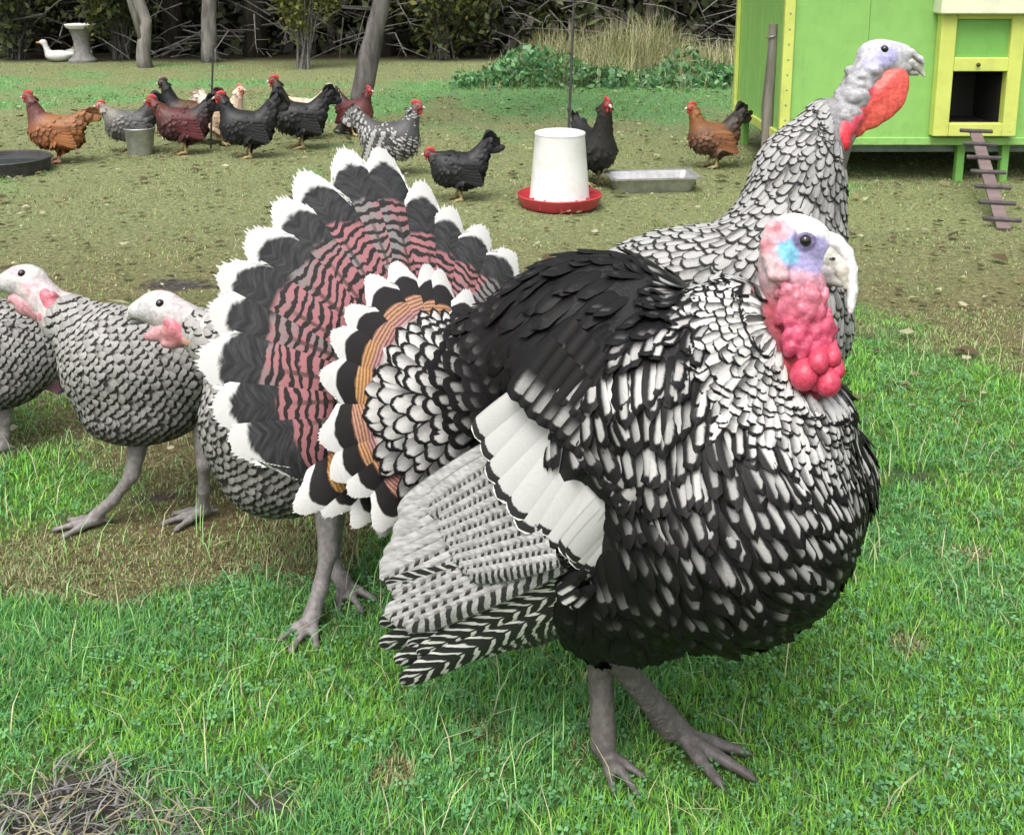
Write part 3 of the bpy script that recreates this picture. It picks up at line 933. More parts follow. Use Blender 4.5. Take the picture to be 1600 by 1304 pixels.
def blend(prims, h, k):
    bb = [bbox(p) for p in prims]
    lo = np.min([b[0] for b in bb], 0) - 3 * h; hi = np.max([b[1] for b in bb], 0) + 3 * h
    n = np.ceil((hi - lo) / h).astype(int) + 1
    acc = np.zeros(n, np.float32)
    for p, b in zip(prims, bb):
        i0 = np.maximum(((b[0] - 6 * k - lo) / h).astype(int), 0)
        i1 = np.minimum(((b[1] + 6 * k - lo) / h).astype(int) + 2, n)
        g = np.stack(np.meshgrid(*[lo[a] + h * np.arange(i0[a], i1[a]) for a in range(3)], indexing='ij'), -1)
        acc[i0[0]:i1[0], i0[1]:i1[1], i0[2]:i1[2]] += np.exp(np.clip(-sdf(p, g) / k, -30, 40))
    S = -k * np.log(acc + 1e-9)
    return surf_net(S, lo, h)

def fields(prims, q, kc=.008):
    """blended colour and plumage fields at points q"""
    W = np.stack([np.exp(np.clip(-sdf(p, q) / kc, -40, 40)) for p in prims], 1)
    W /= W.sum(1, keepdims=True) + 1e-12
    out = {'col': W @ np.array([p['col'] for p in prims])}
    for kx in ('fe', 'L', 'W', 'wt', 'lift'):
        out[kx] = W @ np.array([float(p[kx]) for p in prims])
    out['flow'] = W @ np.array([p['flow'] if p['flow'] is not None else (0, 0, 0) for p in prims], float)
    return out

def to_rows(p, n, c, step, bvh, amt=1.0):
    """slide feather roots so that their tips line up in rows around c"""
    d_ = p - c; s = np.linalg.norm(d_, axis=1, keepdims=True)
    t = d_ / s; t = nrm(t - (t * n).sum(1, keepdims=True) * n)
    q = p + t * (np.round(s / step) * step - s) * np.asarray(amt).reshape(-1, 1)
    h = [bvh.find_nearest(Vector(v)) for v in q]
    return np.array([v[0] for v in h]), np.array([v[1] for v in h]), t

def vnormals(V, F):
    n = np.cross(V[F[:, 2]] - V[F[:, 0]], V[F[:, 3]] - V[F[:, 1]])
    N = np.zeros_like(V)
    for i in range(4):
        np.add.at(N, F[:, i], n)
    return nrm(N)

def scatter(V, F, N, rad_v, nmax, rng, flow=None, ani=1.0):
    """poisson-disk points over a quad mesh with a radius per vertex (0 = none)"""
    ar = np.linalg.norm(np.cross(V[F[:, 2]] - V[F[:, 0]], V[F[:, 3]] - V[F[:, 1]]), axis=1)
    rf = rad_v[F].mean(1)
    w_ = np.where(rf > 1e-5, ar / np.maximum(rf, 1e-5) ** 2, 0)
    fi = rng.choice(len(F), nmax, p=w_ / w_.sum())
    a, b = rng.random((2, nmax, 1))
    def bl(T):
        q = T[F[fi]]
        if q.ndim == 2: q = q[..., None]
        return q[:, 0] * (1 - a) * (1 - b) + q[:, 1] * a * (1 - b) + q[:, 2] * a * b + q[:, 3] * (1 - a) * b
    p = bl(V); n = nrm(bl(N)); r = bl(rad_v)[:, 0]
    fl = None if flow is None else nrm(flow(p))
    an_ = ani(p) if callable(ani) else np.full(nmax, float(ani))
    cell = (r * np.maximum(an_, 1)).max(); grid = {}; keep = []; ia = 1 - 1 / an_ ** 2
    key = np.floor(p / cell).astype(int)
    for i in range(nmax):
        kx, ky, kz = key[i]; ok = True
        for dx in (-1, 0, 1):
            for dy in (-1, 0, 1):
                for dz in (-1, 0, 1):
                    for j in grid.get((kx + dx, ky + dy, kz + dz), ()):
                        d = p[i] - p[j]
                        dd = d @ d
                        if fl is not None: dd -= ia[i] * (d @ fl[i]) ** 2
                        if dd < (0.5 * (r[i] + r[j])) ** 2: ok = False; break
                    if not ok: break
                if not ok: break
            if not ok: break
        if ok:
            grid.setdefault((kx, ky, kz), []).append(i); keep.append(i)
    return p[keep], n[keep]

def feathers(root, fl, n, L, W, lift, bend, camber, nu=4, nv=6, tip=.62, sq=2.0, fray=0.0, rng=RNG, narrow=.5, twist=None):
    """N feathers at once -> vertices (N, m, 3), faces of one, uv (m, 2)"""
    N = len(root)
    n = nrm(n); t = nrm(fl - (fl * n).sum(1, keepdims=True) * n); b = np.cross(n, t)
    if twist is not None:
        c, s_ = np.cos(twist)[:, None], np.sin(twist)[:, None]
        n, b = n * c + b * s_, b * c - n * s_
    v = 1 - (1 - np.linspace(0, 1, nv + 1)) ** 1.6; u = np.linspace(-1, 1, nu + 1)
    vv, uu = [g.ravel() for g in np.meshgrid(v, u, indexing='ij')]
    prof = np.where(vv < tip, narrow + (1 - narrow) * np.sin(np.clip(vv / tip, 0, 1) * math.pi / 2) ** .8,
                    np.maximum(1 - np.clip((vv - tip) / (1 - tip), 0, 1) ** sq, 0) ** (1 / sq))
    ex = np.asarray(vv)[None, :].repeat(N, 0)
    if fray:
        fr = rng.uniform(0, fray, (N, nu + 1))
        fr[:, 1::2] *= .25
        ex = ex + np.where(np.arange(len(vv)) >= nv * (nu + 1), 1, 0)[None] * fr[:, np.arange(len(vv)) % (nu + 1)]
        prof = np.where(vv >= 1, .80, prof)
    lw = lambda a: np.asarray(a, float).reshape(-1, 1) * np.ones((N, 1))
    L, W, lift, bend, camber = map(lw, (L, W, lift, bend, camber))
    if fray:
        arc = (1 - .55 * (uu ** 2) * np.clip((vv - .55) / .45, 0, 1) * (W / L) * 1.1)
        ex = ex * arc
    s = ex * L
    along = s * np.cos(lift)
    out = s * np.sin(lift) - bend * L * ex ** 2 - camber * W * (uu * prof) ** 2
    V = (root[:, None] + t[:, None] * along[..., None] + n[:, None] * out[..., None]
         + b[:, None] * (uu * prof * W / 2)[..., None])
    k = nu + 1
    F = np.array([(i * k + j, i * k + j + 1, (i + 1) * k + j + 1, (i + 1) * k + j) for i in range(nv) for j in range(nu)])
    return V, F, np.stack([uu * .5 + .5, vv], 1)

RAG = np.random.default_rng(5)
def feathers_on(bvh, p, n, fl, L, W, h, camber, nu=4, nv=6, tip=.7, sq=2.6, narrow=.5, twist=None, rng=RNG):
    """contour feathers that follow the skin under them; h = heights (fraction of length) at root, middle, tip"""
    N = len(p); L = np.asarray(L, float); W = np.asarray(W, float)
    def snap(q):
        r_ = [bvh.find_nearest(Vector(a)) for a in q]
        return np.array([a[0] for a in r_]), np.array([a[1] for a in r_])
    t0 = nrm(fl - (fl * n).sum(1, keepdims=True) * n)
    p1, n1 = snap(p + t0 * (L / 2)[:, None])
    t1 = p1 - p; t1 = nrm(t1 - (t1 * n1).sum(1, keepdims=True) * n1)
    p2, n2 = snap(p1 + t1 * (L / 2)[:, None])
    hh = [np.asarray(x, float).reshape(-1, 1) * L[:, None] for x in h]
    q0, q1, q2 = p + n * hh[0], p1 + n1 * hh[1], p2 + n2 * hh[2]
    v = 1 - (1 - np.linspace(0, 1, nv + 1)) ** 1.6; u = np.linspace(-1, 1, nu + 1)
    vv, uu = [g.ravel() for g in np.meshgrid(v, u, indexing='ij')]
    prof = np.where(vv < tip, narrow + (1 - narrow) * np.sin(np.clip(vv / tip, 0, 1) * math.pi / 2) ** .8,
                    np.maximum(1 - np.clip((vv - tip) / (1 - tip), 0, 1) ** sq, 0) ** (1 / sq))
    a0, a1, a2 = (1 - vv) * (1 - 2 * vv), 4 * vv * (1 - vv), vv * (2 * vv - 1)
    ctr = q0[:, None] * a0[:, None] + q1[:, None] * a1[:, None] + q2[:, None] * a2[:, None]
    nn = nrm(n[:, None] * (1 - vv)[:, None] + n2[:, None] * vv[:, None])
    tt = nrm((q2 - q0))[:, None]
    bb = nrm(np.cross(nn, np.broadcast_to(tt, nn.shape)))
    if twist is not None:
        c, s_ = np.cos(twist)[:, None, None], np.sin(twist)[:, None, None]
        nn, bb = nn * c + bb * s_, bb * c - nn * s_
    w2 = (uu * prof)[None] * W[:, None] / 2 * (1 + RAG.normal(0, .09, (N, len(uu))))
    ctr = ctr + tt * (RAG.normal(0, .022, (N, len(uu))) * np.clip(vv * 2 - 1, 0, 1) * L[:, None])[..., None]
    V = ctr + bb * w2[..., None] - nn * (camber * W[:, None] * (uu * prof)[None] ** 2)[..., None]
    k = nu + 1
    F = np.array([(i * k + j, i * k + j + 1, (i + 1) * k + j + 1, (i + 1) * k + j) for i in range(nv) for j in range(nu)])
    return V, F, np.stack([uu * .5 + .5, vv], 1)

def join_feathers(packs):
    """packs of (V, F, uv, prm) -> one vertex/face/uv set"""
    Vs, Fs, U, Q, off = [], [], [], [], 0
    for V, F, uv, prm in packs:
        N, m = V.shape[:2]
        Vs.append(V.reshape(-1, 3)); Fs.append((F[None] + (np.arange(N) * m)[:, None, None]).reshape(-1, 4) + off)
        U.append(np.tile(uv, (N, 1))); Q.append(np.repeat(prm, m, 0)); off += N * m
    return np.concatenate(Vs), np.concatenate(Fs), np.concatenate(U), np.concatenate(Q)

def feather_parts(name, pack, mat, parent, base, label=None):
    V, F, uv, prm = pack
    for i in range(len(V)):
        me = new_mesh(name, V[i] - base, F, mat, {'UVMap': uv, 'fp': np.repeat(prm[i:i + 1], len(uv), 0)})
        o = link(name, me, parent)
        if label: o['label'] = label

def feather_stuff(name, packs, mat, parent, base):
    V, F, U, Q = join_feathers(packs)
    return link(name, new_mesh(name, V - base, F, mat, {'UVMap': U, 'fp': Q}), parent, kind='stuff')

# ------------------------------------------------------------------ feather materials
def barbs(m, u, v, r, amt=.35):
    """fine barb lines slanting away from the quill"""
    s = (u - .5).abs()
    n = m.noise(m.comb(s * 6.0 + r * 9.0, (v - s * .35) * 55.0 + r * 17.0, r * 31.0), 1.0, 2.0, .6)
    n2 = m.noise(m.comb(s * 3.0 + r * 5.0, (v - s * .35) * 18.0, r * 13.0), 1.0, 2.0, .5)
    return n, n2

def body_feather_mat(name, black, silver, dusky=(.16, .15, .14), edge=.90, asym=1.0, rimw=.88, stripe=False):
    m = MAT(name, .5, .15)
    u, v = m.uv(); wt, r = m.uv('fp')
    s = (u - .5).abs() * 2.0
    n, n2 = barbs(m, u, v, r)
    mm = v + s.pow(2.0) * .10 + (n2 - .5) * .05
    a0 = (wt * -.68) + .90
    up = mm.ss(a0 - .14, a0 + .12)
    ed = wt * .12 + (edge - .08)
    dn = mm.ss(ed, ed + .035).rsub(1.0)
    rw = wt * .16 + (rimw - .16)
    rim = s.ss(rw - .12, rw + .05).rsub(1.0)
    band = up * dn * rim * (wt * 1.3).mn(1.0)
    sd_ = (u - .5) * asym
    side = (sd_ + .60 + (r - .5) * .4 - (n2 - .5) * .3).ss(.12, .80)  # shading across each feather put into the colour: one side duskier
    if stripe:                                  # pale streak down one web, the other web black
        us = u + (n2 - .5) * .16 + (r - .5) * .16
        st = us.ss(.32, .52) * us.ss(.76, .90).rsub(1.0)
        k_ = wt.ss(.80, .93).rsub(1.0)
        band = band * (st * k_ + k_.rsub(1.0))
    sil = m.mix(side, dusky, silver)
    c = m.mix(band, black, sil)
    c = m.mulc(c, n * .5 + .75)
    m.color(c); m.bump(n, .3, .0015)
    m.rough(n * .2 + .40)
    return m.m

BF_TOM = body_feather_mat('tom_body_feather', (.007, .0065, .0065), (.47, .46, .445), (.05, .048, .046), .885, 1.0, .90, True)
BF_BACK = body_feather_mat('pale_tom_feather', (.02, .019, .018), (.33, .325, .315), (.11, .105, .10), .865, .9, .86)
BF_HEN = body_feather_mat('hen_turkey_feather', (.022, .02, .018), (.31, .30, .285), (.19, .18, .17), .82, .4, 1.1)
BF_WHITE = body_feather_mat('white_rump_feather', (.012, .011, .011), (.54, .53, .51), (.20, .195, .19), .90, 1.0, .86)

def rectrix_mat():
    m = MAT('tail_feather', .5, .3)
    u, v = m.uv(); wt, r = m.uv('fp')
    s = (u - .5).abs() * 2.0
    n, n2 = barbs(m, u, v, r)
    mm = v + (n2 - .5) * .05 + (n - .5) * .03
    wob = m.noise(m.comb(u * 3.0, v * 7.0, r * 40.0), 1.0, 3.0, .6)
    bars = ((v * 150.0 - s * 7.0) + wob * 16.0 + r * 6.0).sin() + (n - .5) * 1.6
    pk = m.noise(m.comb(u * 2.0, v * 3.0, r * 70.0), 1.0, 2.0, .5)
    light = m.mix(pk.ss(.34, .50), (.22, .205, .20), (.36, .155, .165))
    low = m.mix(bars.ss(-.5, .1), (.028, .024, .024), light)
    dark = m.mix(n.ss(.3, .8), (.020, .020, .021), (.06, .06, .062))
    c = m.mix((mm + s * .02 + (pk - .5) * .10).ss(.75, .78), low, dark)
    c = m.mix((mm + s.pow(3.0) * .05).ss(.92, .945), c, (.60, .59, .57))
    quill = s.ss(.03, .06).rsub(1.0) * v.ss(.72, .62)
    c = m.mix(quill * .7, c, (.04, .035, .03))
    m.color(c); m.bump(n, .3, .0015)
    return m.m

def covert_mat():
    m = MAT('tail_covert', .5, .3)
    u, v = m.uv(); wt, r = m.uv('fp')
    s = (u - .5).abs() * 2.0
    n, n2 = barbs(m, u, v, r)
    mm = v + s.pow(2.0) * .08 + (n2 - .5) * .03
    lines = (v * 190.0 + n * 4.0).sin()
    gold = m.mix(lines.ss(-.5, .5), (.30, .14, .045), (.52, .31, .12))
    pink = m.mix(lines.ss(-.4, .4), (.20, .09, .085), (.46, .26, .25))
    c = m.mix((mm + (r - .5) * .05).ss(.44, .50), (.62, .61, .58), pink)
    c = m.mix((mm + (r - .5) * .05).ss(.53, .57) * wt, c, gold)
    c = m.mix(mm.ss(.67, .69), c, (.02, .018, .018))
    c = m.mix(mm.ss(.85, .87), c, (.60, .59, .57))
    m.color(m.mulc(c, n * .3 + .85)); m.bump(n, .3, .0015)
    return m.m

def secondary_mat():
    m = MAT('secondary_feather', .5, .3)
    u, v = m.uv(); wt, r = m.uv('fp')
    n, n2 = barbs(m, u, v, r)
    a = u - .5
    wob = m.noise(m.comb(u * 3.0 + r * 20.0, v * 9.0 + r * 9.0, r * 50.0), 1.0, 3.0, .6)
    ph = (v * 88.0 + r * 6.28) - a.abs() * 9.0 + wob * 5.0
    b = ph.sin().ss(-.25, .30)
    inner = (u + (wob - .5) * .5).ss(.42, .60)                 # inner web checked, outer web nearly plain
    f = (b * (inner * .95 + .12) * (wt.rsub(1.0) * .45 + .75)).mn(1.0)
    c = m.mix(f, m.mix(n2.ss(.3, .7), (.40, .395, .385), (.24, .235, .23)), (.028, .027, .027))
    c = m.mix((a.abs() * 2.0).ss(.88, .97) * .8, c, (.09, .09, .088))
    c = m.mix((a.abs() * 2.0).ss(.05, .09).rsub(1.0) * .5, c, (.16, .15, .14))
    m.color(m.mulc(c, n * .4 + .8)); m.bump(n, .35, .0015)
    return m.m

def primary_mat():
    m = MAT('primary_feather', .5, .3)
    u, v = m.uv(); wt, r = m.uv('fp')
    n, n2 = barbs(m, u, v, r)
    a = (u - .5)
    b = ((v * 74.0 + r * 6.28) - a.abs() * 16.0 + a * 3.0 + (n2 - .5) * 6.0).sin()
    f = b.ss(.38, .75) * wt.mn(1.0)
    quill = (a.abs() * 2.0).ss(.05, .10)
    f = f * quill
    c = m.mix(f, (.022, .021, .021), (.62, .61, .58))
    m.color(m.mulc(c, n * .3 + .85)); m.bump(n, .35, .0015)
    return m.m

RECT, COV, SECO, PRIM = rectrix_mat(), covert_mat(), secondary_mat(), primary_mat()

def skin_mat(name, rough=.5, bs=90.0, strength=.5, dist=.003, spec=.35):
    m = MAT(name, rough, spec)
    c = m.vcol(); p = m.pos(True)
    n = m.noise(p, bs, 4, .6); vo = m.voro(p, bs * 1.6)
    m.color(m.mix(n.ss(.35, .7), m.mulc(c, .72), m.mulc(c, 1.12)))
    fine = m.noise(p, bs * 5.0, 4, .65)
    m.bump(vo * .45 + n * .4 + fine * .35, strength, dist)
    m.b.inputs['Subsurface Weight'].default_value = .06
    m.b.inputs['Subsurface Radius'].default_value = (.01, .004, .003)
    return m.m
SKIN = skin_mat('bird_skin')
SKIN_WET = skin_mat('caruncle_skin', .38, 120, .45, .0025, .45)
HORN = rough_mat('beak_horn', (.50, .46, .40), (.36, .32, .27), 60, .4, .4, .2, .002)
HORN_DARK = rough_mat('dark_horn', (.16, .14, .12), (.10, .09, .08), 60, .4, .4, .2, .002)
def eye_mat():
    m = MAT('eye', .06, .6)
    x, y, z = m.sep(m.pos(True))
    m.color((.012, .009, .008))
    return m.m
EYE = eye_mat()

def body_obj(name, prims, h, k, parent, base, mat=SKIN, paint=(), head=None, hh=.003, hk=.008, legs=None, lh=.0045, lk=.004):
    """one continuous skin; head prims are meshed finer in the same object"""
    V, F = blend(prims, h, k)
    nb = (len(V), len(F))
    if head:
        V2, F2 = blend(head, hh, hk)
        F = np.concatenate([F, F2 + len(V)]); V = np.concatenate([V, V2])
    if legs:
        V2, F2 = blend(legs, lh, lk)
        F = np.concatenate([F, F2 + len(V)]); V = np.concatenate([V, V2])
    fd = fields(prims + (head or []) + (legs or []), V)
    C = fd['col'].copy()
    for (c, r, col) in paint:
        d = np.linalg.norm(V - c, axis=1) / r
        wgt = np.clip(1.35 - d, 0, .35)[:, None] / .35
        C = C * (1 - wgt) + wgt * np.array(col)
    o = link(name, new_mesh(name, V - base, F, mat, cols={'Col': C}), parent)
    fd['shell'] = nb
    fd['bvh'] = BVHTree.FromPolygons([Vector(p) for p in V], [tuple(int(i) for i in q) for q in F])
    fd['skin'] = BVHTree.FromPolygons([Vector(p) for p in V[:nb[0]]], [tuple(int(i) for i in q) for q in F[:nb[1]]])
    return V, F, fd, o

def on_skin(fd, px, py, sink):
    d_ = nrm(P(px, py, 1) - CAM)
    h_ = fd['bvh'].ray_cast(Vector(CAM), Vector(d_))
    return np.array(h_[0]) + d_ * sink

def sphere_part(name, c, r, mat, parent, base, sc=(1, 1, 1), ax=np.eye(3)):
    b = MB(); n = 14
    prof = [(math.sin(math.pi * i / 8), -math.cos(math.pi * i / 8)) for i in range(9)]
    b.lathe([(max(a, 1e-4), z) for a, z in prof], (0, 0, 0), n)
    v = np.array(b.v) * r * np.array(sc) @ np.asarray(ax) + c
    b.v = [tuple(p) for p in v]
    return b.obj(name, mat, parent, base, smooth=True)

def blob_part(name, prims, h, k, mat, parent, base, label=None):
    V, F = blend(prims, h, k)
    C = fields(prims, V, .004)['col']
    o = link(name, new_mesh(name, V - base, F, mat, cols={'Col': C}), parent)
    if label: o['label'] = label
    return o

def frame(yaw_deg, pitch=0.0):
    """forward, right, up of a bird; yaw 0 looks to the photo's right, positive towards the camera"""
    a = math.radians(yaw_deg)
    f = A(math.cos(a), -math.sin(a), 0); r = A(-math.sin(a), -math.cos(a), 0); u = A(0, 0, 1)
    c, s = math.cos(math.radians(pitch)), math.sin(math.radians(pitch))
    return f * c + u * s, r, u * c - f * s

def foot(prims, at, fdir, size, col, spread=.55):
    """three front toes and a hind toe"""
    at = np.asarray(at, float)
    s = A(-fdir[1], fdir[0], 0); g = size
    for a, l in ((-spread, .9), (0, 1.12), (spread, .95)):
        d = fdir * math.cos(a) + s * math.sin(a)
        k1 = at + d * g * .5 * l + A(0, 0, .004); k2 = at + d * g * l
        k1[2] = at[2] + .006; k2[2] = at[2] - .002
        prims.append(Cc(at + A(0, 0, g * .14), k1, g * .115, g * .095, col, 0))
        prims.append(Cc(k1, k2, g * .10, g * .065, col, 0))
        prims.append(Cc(k2, k2 + d * g * .18 - A(0, 0, g * .05), g * .06, g * .02, tuple(.6 * np.array(col)), 0))
    bk = at - fdir * g * .4 + A(0, 0, .004)
    prims.append(Cc(at + A(0, 0, g * .2), bk, g * .10, g * .05, col, 0))
# ------------------------------------------------------------------ the strutting tom in front
LEG = (.115, .102, .096)
RED, PINK, BLUE, LILAC, PALE = (.52, .035, .055), (.54, .19, .24), (.24, .44, .64), (.36, .33, .56), (.66, .655, .64)

def on_skin_of(prims, p):
    d_ = nrm(p - CAM); q = p - d_ * .06
    for _ in range(24):
        q = q + d_ * max(min(float(sdf(k_, q[None])[0]) for k_ in prims), 0)
    return q

def front_tom():
    f, r, u = frame(40)
    AX = np.array([f, r, u])
    base = G(1000, 1190); base[2] = 0
    t = thing('turkey', base, 'big strutting tom turkey in front with fanned tail and puffed breast', 'turkey', 'turkeys on the grass')
    K = (.009, .0085, .0085)
    e = lambda px, py, z, a, b, c, col=K, **kw: E(P(px, py, z), AX, (a, b, c), col, **kw)
    B = [e(1112, 780, 1.60, .20, .195, .200), e(1245, 745, 1.66, .105, .11, .115), e(975, 835, 1.68, .15, .165, .155),
         e(945, 575, 1.76, .21, .18, .185), e(1010, 640, 1.62, .15, .15, .15), e(790, 610, 1.86, .13, .14, .14),
         e(710, 625, 1.93, .07, .08, .08), e(1140, 570, 1.60, .095, .10, .125), e(1180, 560, 1.57, .055, .06, .075),
         e(1225, 640, 1.57, .085, .09, .06)]
    B += [e(932, 950, 1.70, .062, .055, .068), e(990, 945, 1.64, .07, .06, .062)]
    # wing bulk on the near side
    B += [Cc(P(1010, 630, 1.53), P(890, 750, 1.58), .075, .07, K)]
    LG = []
    rg0 = np.random.default_rng(4)
    # legs: standing leg and the one stepping forward
    f1, f2 = G(943, 1182, .014), G(1060, 1156, .016)
    h1, h2 = P(934, 995, 1.72), P(945, 1005, 1.68)
    for hk, ft, dr in ((h1, f1, nrm(A(.5, -.8, 0))), (h2, f2, nrm(A(.80, -.60, 0)))):
        mid = hk * .5 + ft * .5 + A(.004, .006, 0)
        LG += [Cc(hk + A(0, 0, .06), hk, .026, .019, LEG, 0), Cc(hk, mid, .0185, .0155, LEG, 0), Cc(mid, ft + A(0, 0, .02), .0155, .0185, LEG, 0)]
        ld = nrm(ft - hk); la = nrm(np.cross(ld, A(0, 1, 0))); lb = np.cross(ld, la)
        for q in np.linspace(.12, .9, 26):                       # overlapping scutes down the shank
            rr_s = np.interp(q, [0, .5, 1], [.0195, .0165, .019])
            LG.append(E(hk * (1 - q) + ft * q + ld * .001, np.array([la, lb, ld]), (rr_s, rr_s, .0030), tuple(np.array(LEG) * rg0.uniform(.75, 1.3)), 0))
        foot(LG, ft, dr, .108 if dr[0] > .6 else .074, LEG, .42)
    # spur
    LG.append(Cc(h1 * .28 + f1 * .72, h1 * .28 + f1 * .72 + A(-.02, .01, -.004), .008, .003, LEG, 0))
    # head and bare neck
    hf, hr, hu = frame(18, -20)
    HA = np.array([hf, hr, hu])
    z = 1.53
    H = [E(P(1243, 380, z), HA, (.045, .035, .042), PALE, 0), E(P(1267, 373, z), HA, (.028, .026, .026), PALE, 0),
         E(P(1220, 398, z), HA, (.028, .032, .042), (.62, .56, .56), 0), E(P(1216, 428, z + .005), HA, (.024, .028, .032), (.60, .44, .46), 0),
         E(P(1250, 402, z), HA, (.034, .033, .021), LILAC, 0), E(P(1242, 426, z), HA, (.034, .032, .022), (.62, .40, .47), 0),
         Cc(P(1254, 430, z), P(1254, 500, z), .033, .034, PINK, 0), Cc(P(1254, 500, z), P(1268, 570, z - .01), .036, .034, RED, 0),
         Cc(P(1225, 430, z + .01), P(1235, 560, z + .02), .031, .034, (.5, .08, .11), 0),
         Cc(P(1240, 540, z + .02), P(1190, 590, 1.58), .035, .05, (.4, .38, .36), 0)]
    for (px, py) in ((1208, 352), (1202, 366), (1198, 382), (1200, 398), (1212, 376), (1206, 414), (1214, 396), (1222, 412), (1210, 430), (1222, 430)):
        H.append(E(P(px, py, z - .018 - .0006 * (px - 1198)), HA, (.009, .008, .008), (.62, .36, .39) if py % 3 else (.66, .6, .6), 0))
    paint = [(P(1248, 388, z - .036), .026, LILAC), (P(1236, 392, z - .036), .0155, (.20, .48, .66)), (P(1274, 398, z - .028), .022, LILAC),
             (P(1258, 374, z - .035), .015, (.14, .11, .22)), (P(1262, 356, z - .03), .014, (.74, .72, .76)), (P(1215, 362, z - .02), .016, (.62, .28, .32)), (P(1202, 385, z - .02), .012, (.6, .26, .3))]
    V, F, fd, body = body_obj('body', B, .006, .020, t, base, SKIN, paint, H, .0024, .0035, LG, .003, .0022)

    # beak, snood, eye
    hc = (.50, .47, .43)
    bk = [E(P(1288, 398, z - .004), HA, (.020, .019, .018), hc, 0), Cc(P(1292, 402, z - .006), P(1314, 420, z - .012), .018, .0125, hc, 0), Cc(P(1314, 420, z - .012), P(1322, 449, z - .016), .0125, .004, (.60, .56, .48), 0)]
    lo = [Cc(P(1268, 424, z - .008), P(1312, 443, z - .014), .014, .006, (.34, .32, .30), 0), Cc(P(1262, 418, z - .02), P(1296, 424, z - .016), .010, .008, (.40, .36, .36), 0)]
    o = blob_part('beak', bk, .0022, .003, SKIN, t, base); blob_part('lower_beak', lo, .0022, .003, SKIN, t, base)
    sphere_part('nostril', on_skin_of(bk, P(1300, 404, z)), .0035, EYE, o, base, (1.5, 1, .7))
    sn = [P(1284, 370, z - .006), P(1306, 379, z - .012), P(1322, 394, z - .016), P(1331, 420, z - .018), P(1332, 455, z - .018), P(1329, 487, z - .018)]
    rr = [.012, .0105, .0078, .0064, .0060, .004]
    sp = [Cc(sn[i], sn[i + 1], rr[i], rr[i + 1], (.74, .73, .72), 0) for i in range(5)]
    for i in range(16):
        q = 1 + i / 4.0; i0 = min(int(q), 4); c_ = sn[i0] * (1 - (q - i0)) + sn[i0 + 1] * (q - i0)
        sp.append(E(c_, np.eye(3), (.0088 - .0012 * i0, .0088 - .0012 * i0, .003), (.66, .64, .64), 0))
    blob_part('snood', sp, .002, .002, SKIN, t, base)
    ec = on_skin(fd, 1258, 376, .0035)
    ring_ = [Cc(ec + 0.0102 * (math.cos(a) * C_R * 1.15 + math.sin(a) * C_U * .85) + C_F * .001, ec + 0.0102 * (math.cos(a + .5) * C_R * 1.15 + math.sin(a + .5) * C_U * .85) + C_F * .001, .0030, .0030, (.15, .13, .24), 0) for a in np.arange(0, 6.28, .5)]
    blob_part('eyelid', ring_, .0018, .0015, SKIN, t, base)
    sphere_part('eye', ec, .0086, EYE, t, base)
    # caruncles: wrinkled red lumps down the throat, big balls at the bottom
    rg = np.random.default_rng(3)
    cs = []
    for i in range(150):
        q = i / 150
        px = 1213 + 14 * q + rg.random() * (78 + 2 * q); py = 450 + q * 102 + rg.normal(0, 5)
        ed = 1 - abs((px - 1264) / 48) ** 2
        rad = rg.uniform(.0035, .0075) * (1 + .15 * q)
        col = np.array(PINK) * (1 - min(1, q * 1.8)) + np.array((.50, .065, .13)) * min(1, q * 1.8)
        cs.append(E(P(px, py, z - .016 - .026 * max(ed, 0) ** .5 + rg.normal(0, .002)), HA, (rad * rg.uniform(.8, 1.3), rad, rad * rg.uniform(.9, 1.9)), tuple(col * rg.uniform(.7, 1.25)), 0))
    blob_part('throat_skin', cs, .0022, .0014, SKIN_WET, t, base, 'wrinkled pink and red throat skin')
    balls = [(1256, 588, .0185, 0), (1294, 600, .0165, -.004), (1278, 568, .014, -.008), (1300, 560, .0125, 0), (1306, 580, .012, .004), (1276, 596, .013, .006)]
    for (px, py, rad, dz) in balls:
        blob_part('caruncle', [E(P(px, py, z - .046 + dz), HA, (rad, rad, rad * 1.12), (.52, .05, .095), 0), E(P(px, py - 14, z - .04 + dz), HA, (rad * .6, rad * .6, rad * .8), (.48, .055, .10), 0)], .0028, .004, SKIN_WET, t, base)

    # ---- contour feathers: flow and pattern set by landmarks on the near side, mirrored to the far side
    nv_, nf_ = fd['shell']
    V, F = V[:nv_], F[:nf_]
    fd = dict(fd, fe=fd['fe'][:nv_])
    N = vnormals(V, F)
    bvh = fd['skin']
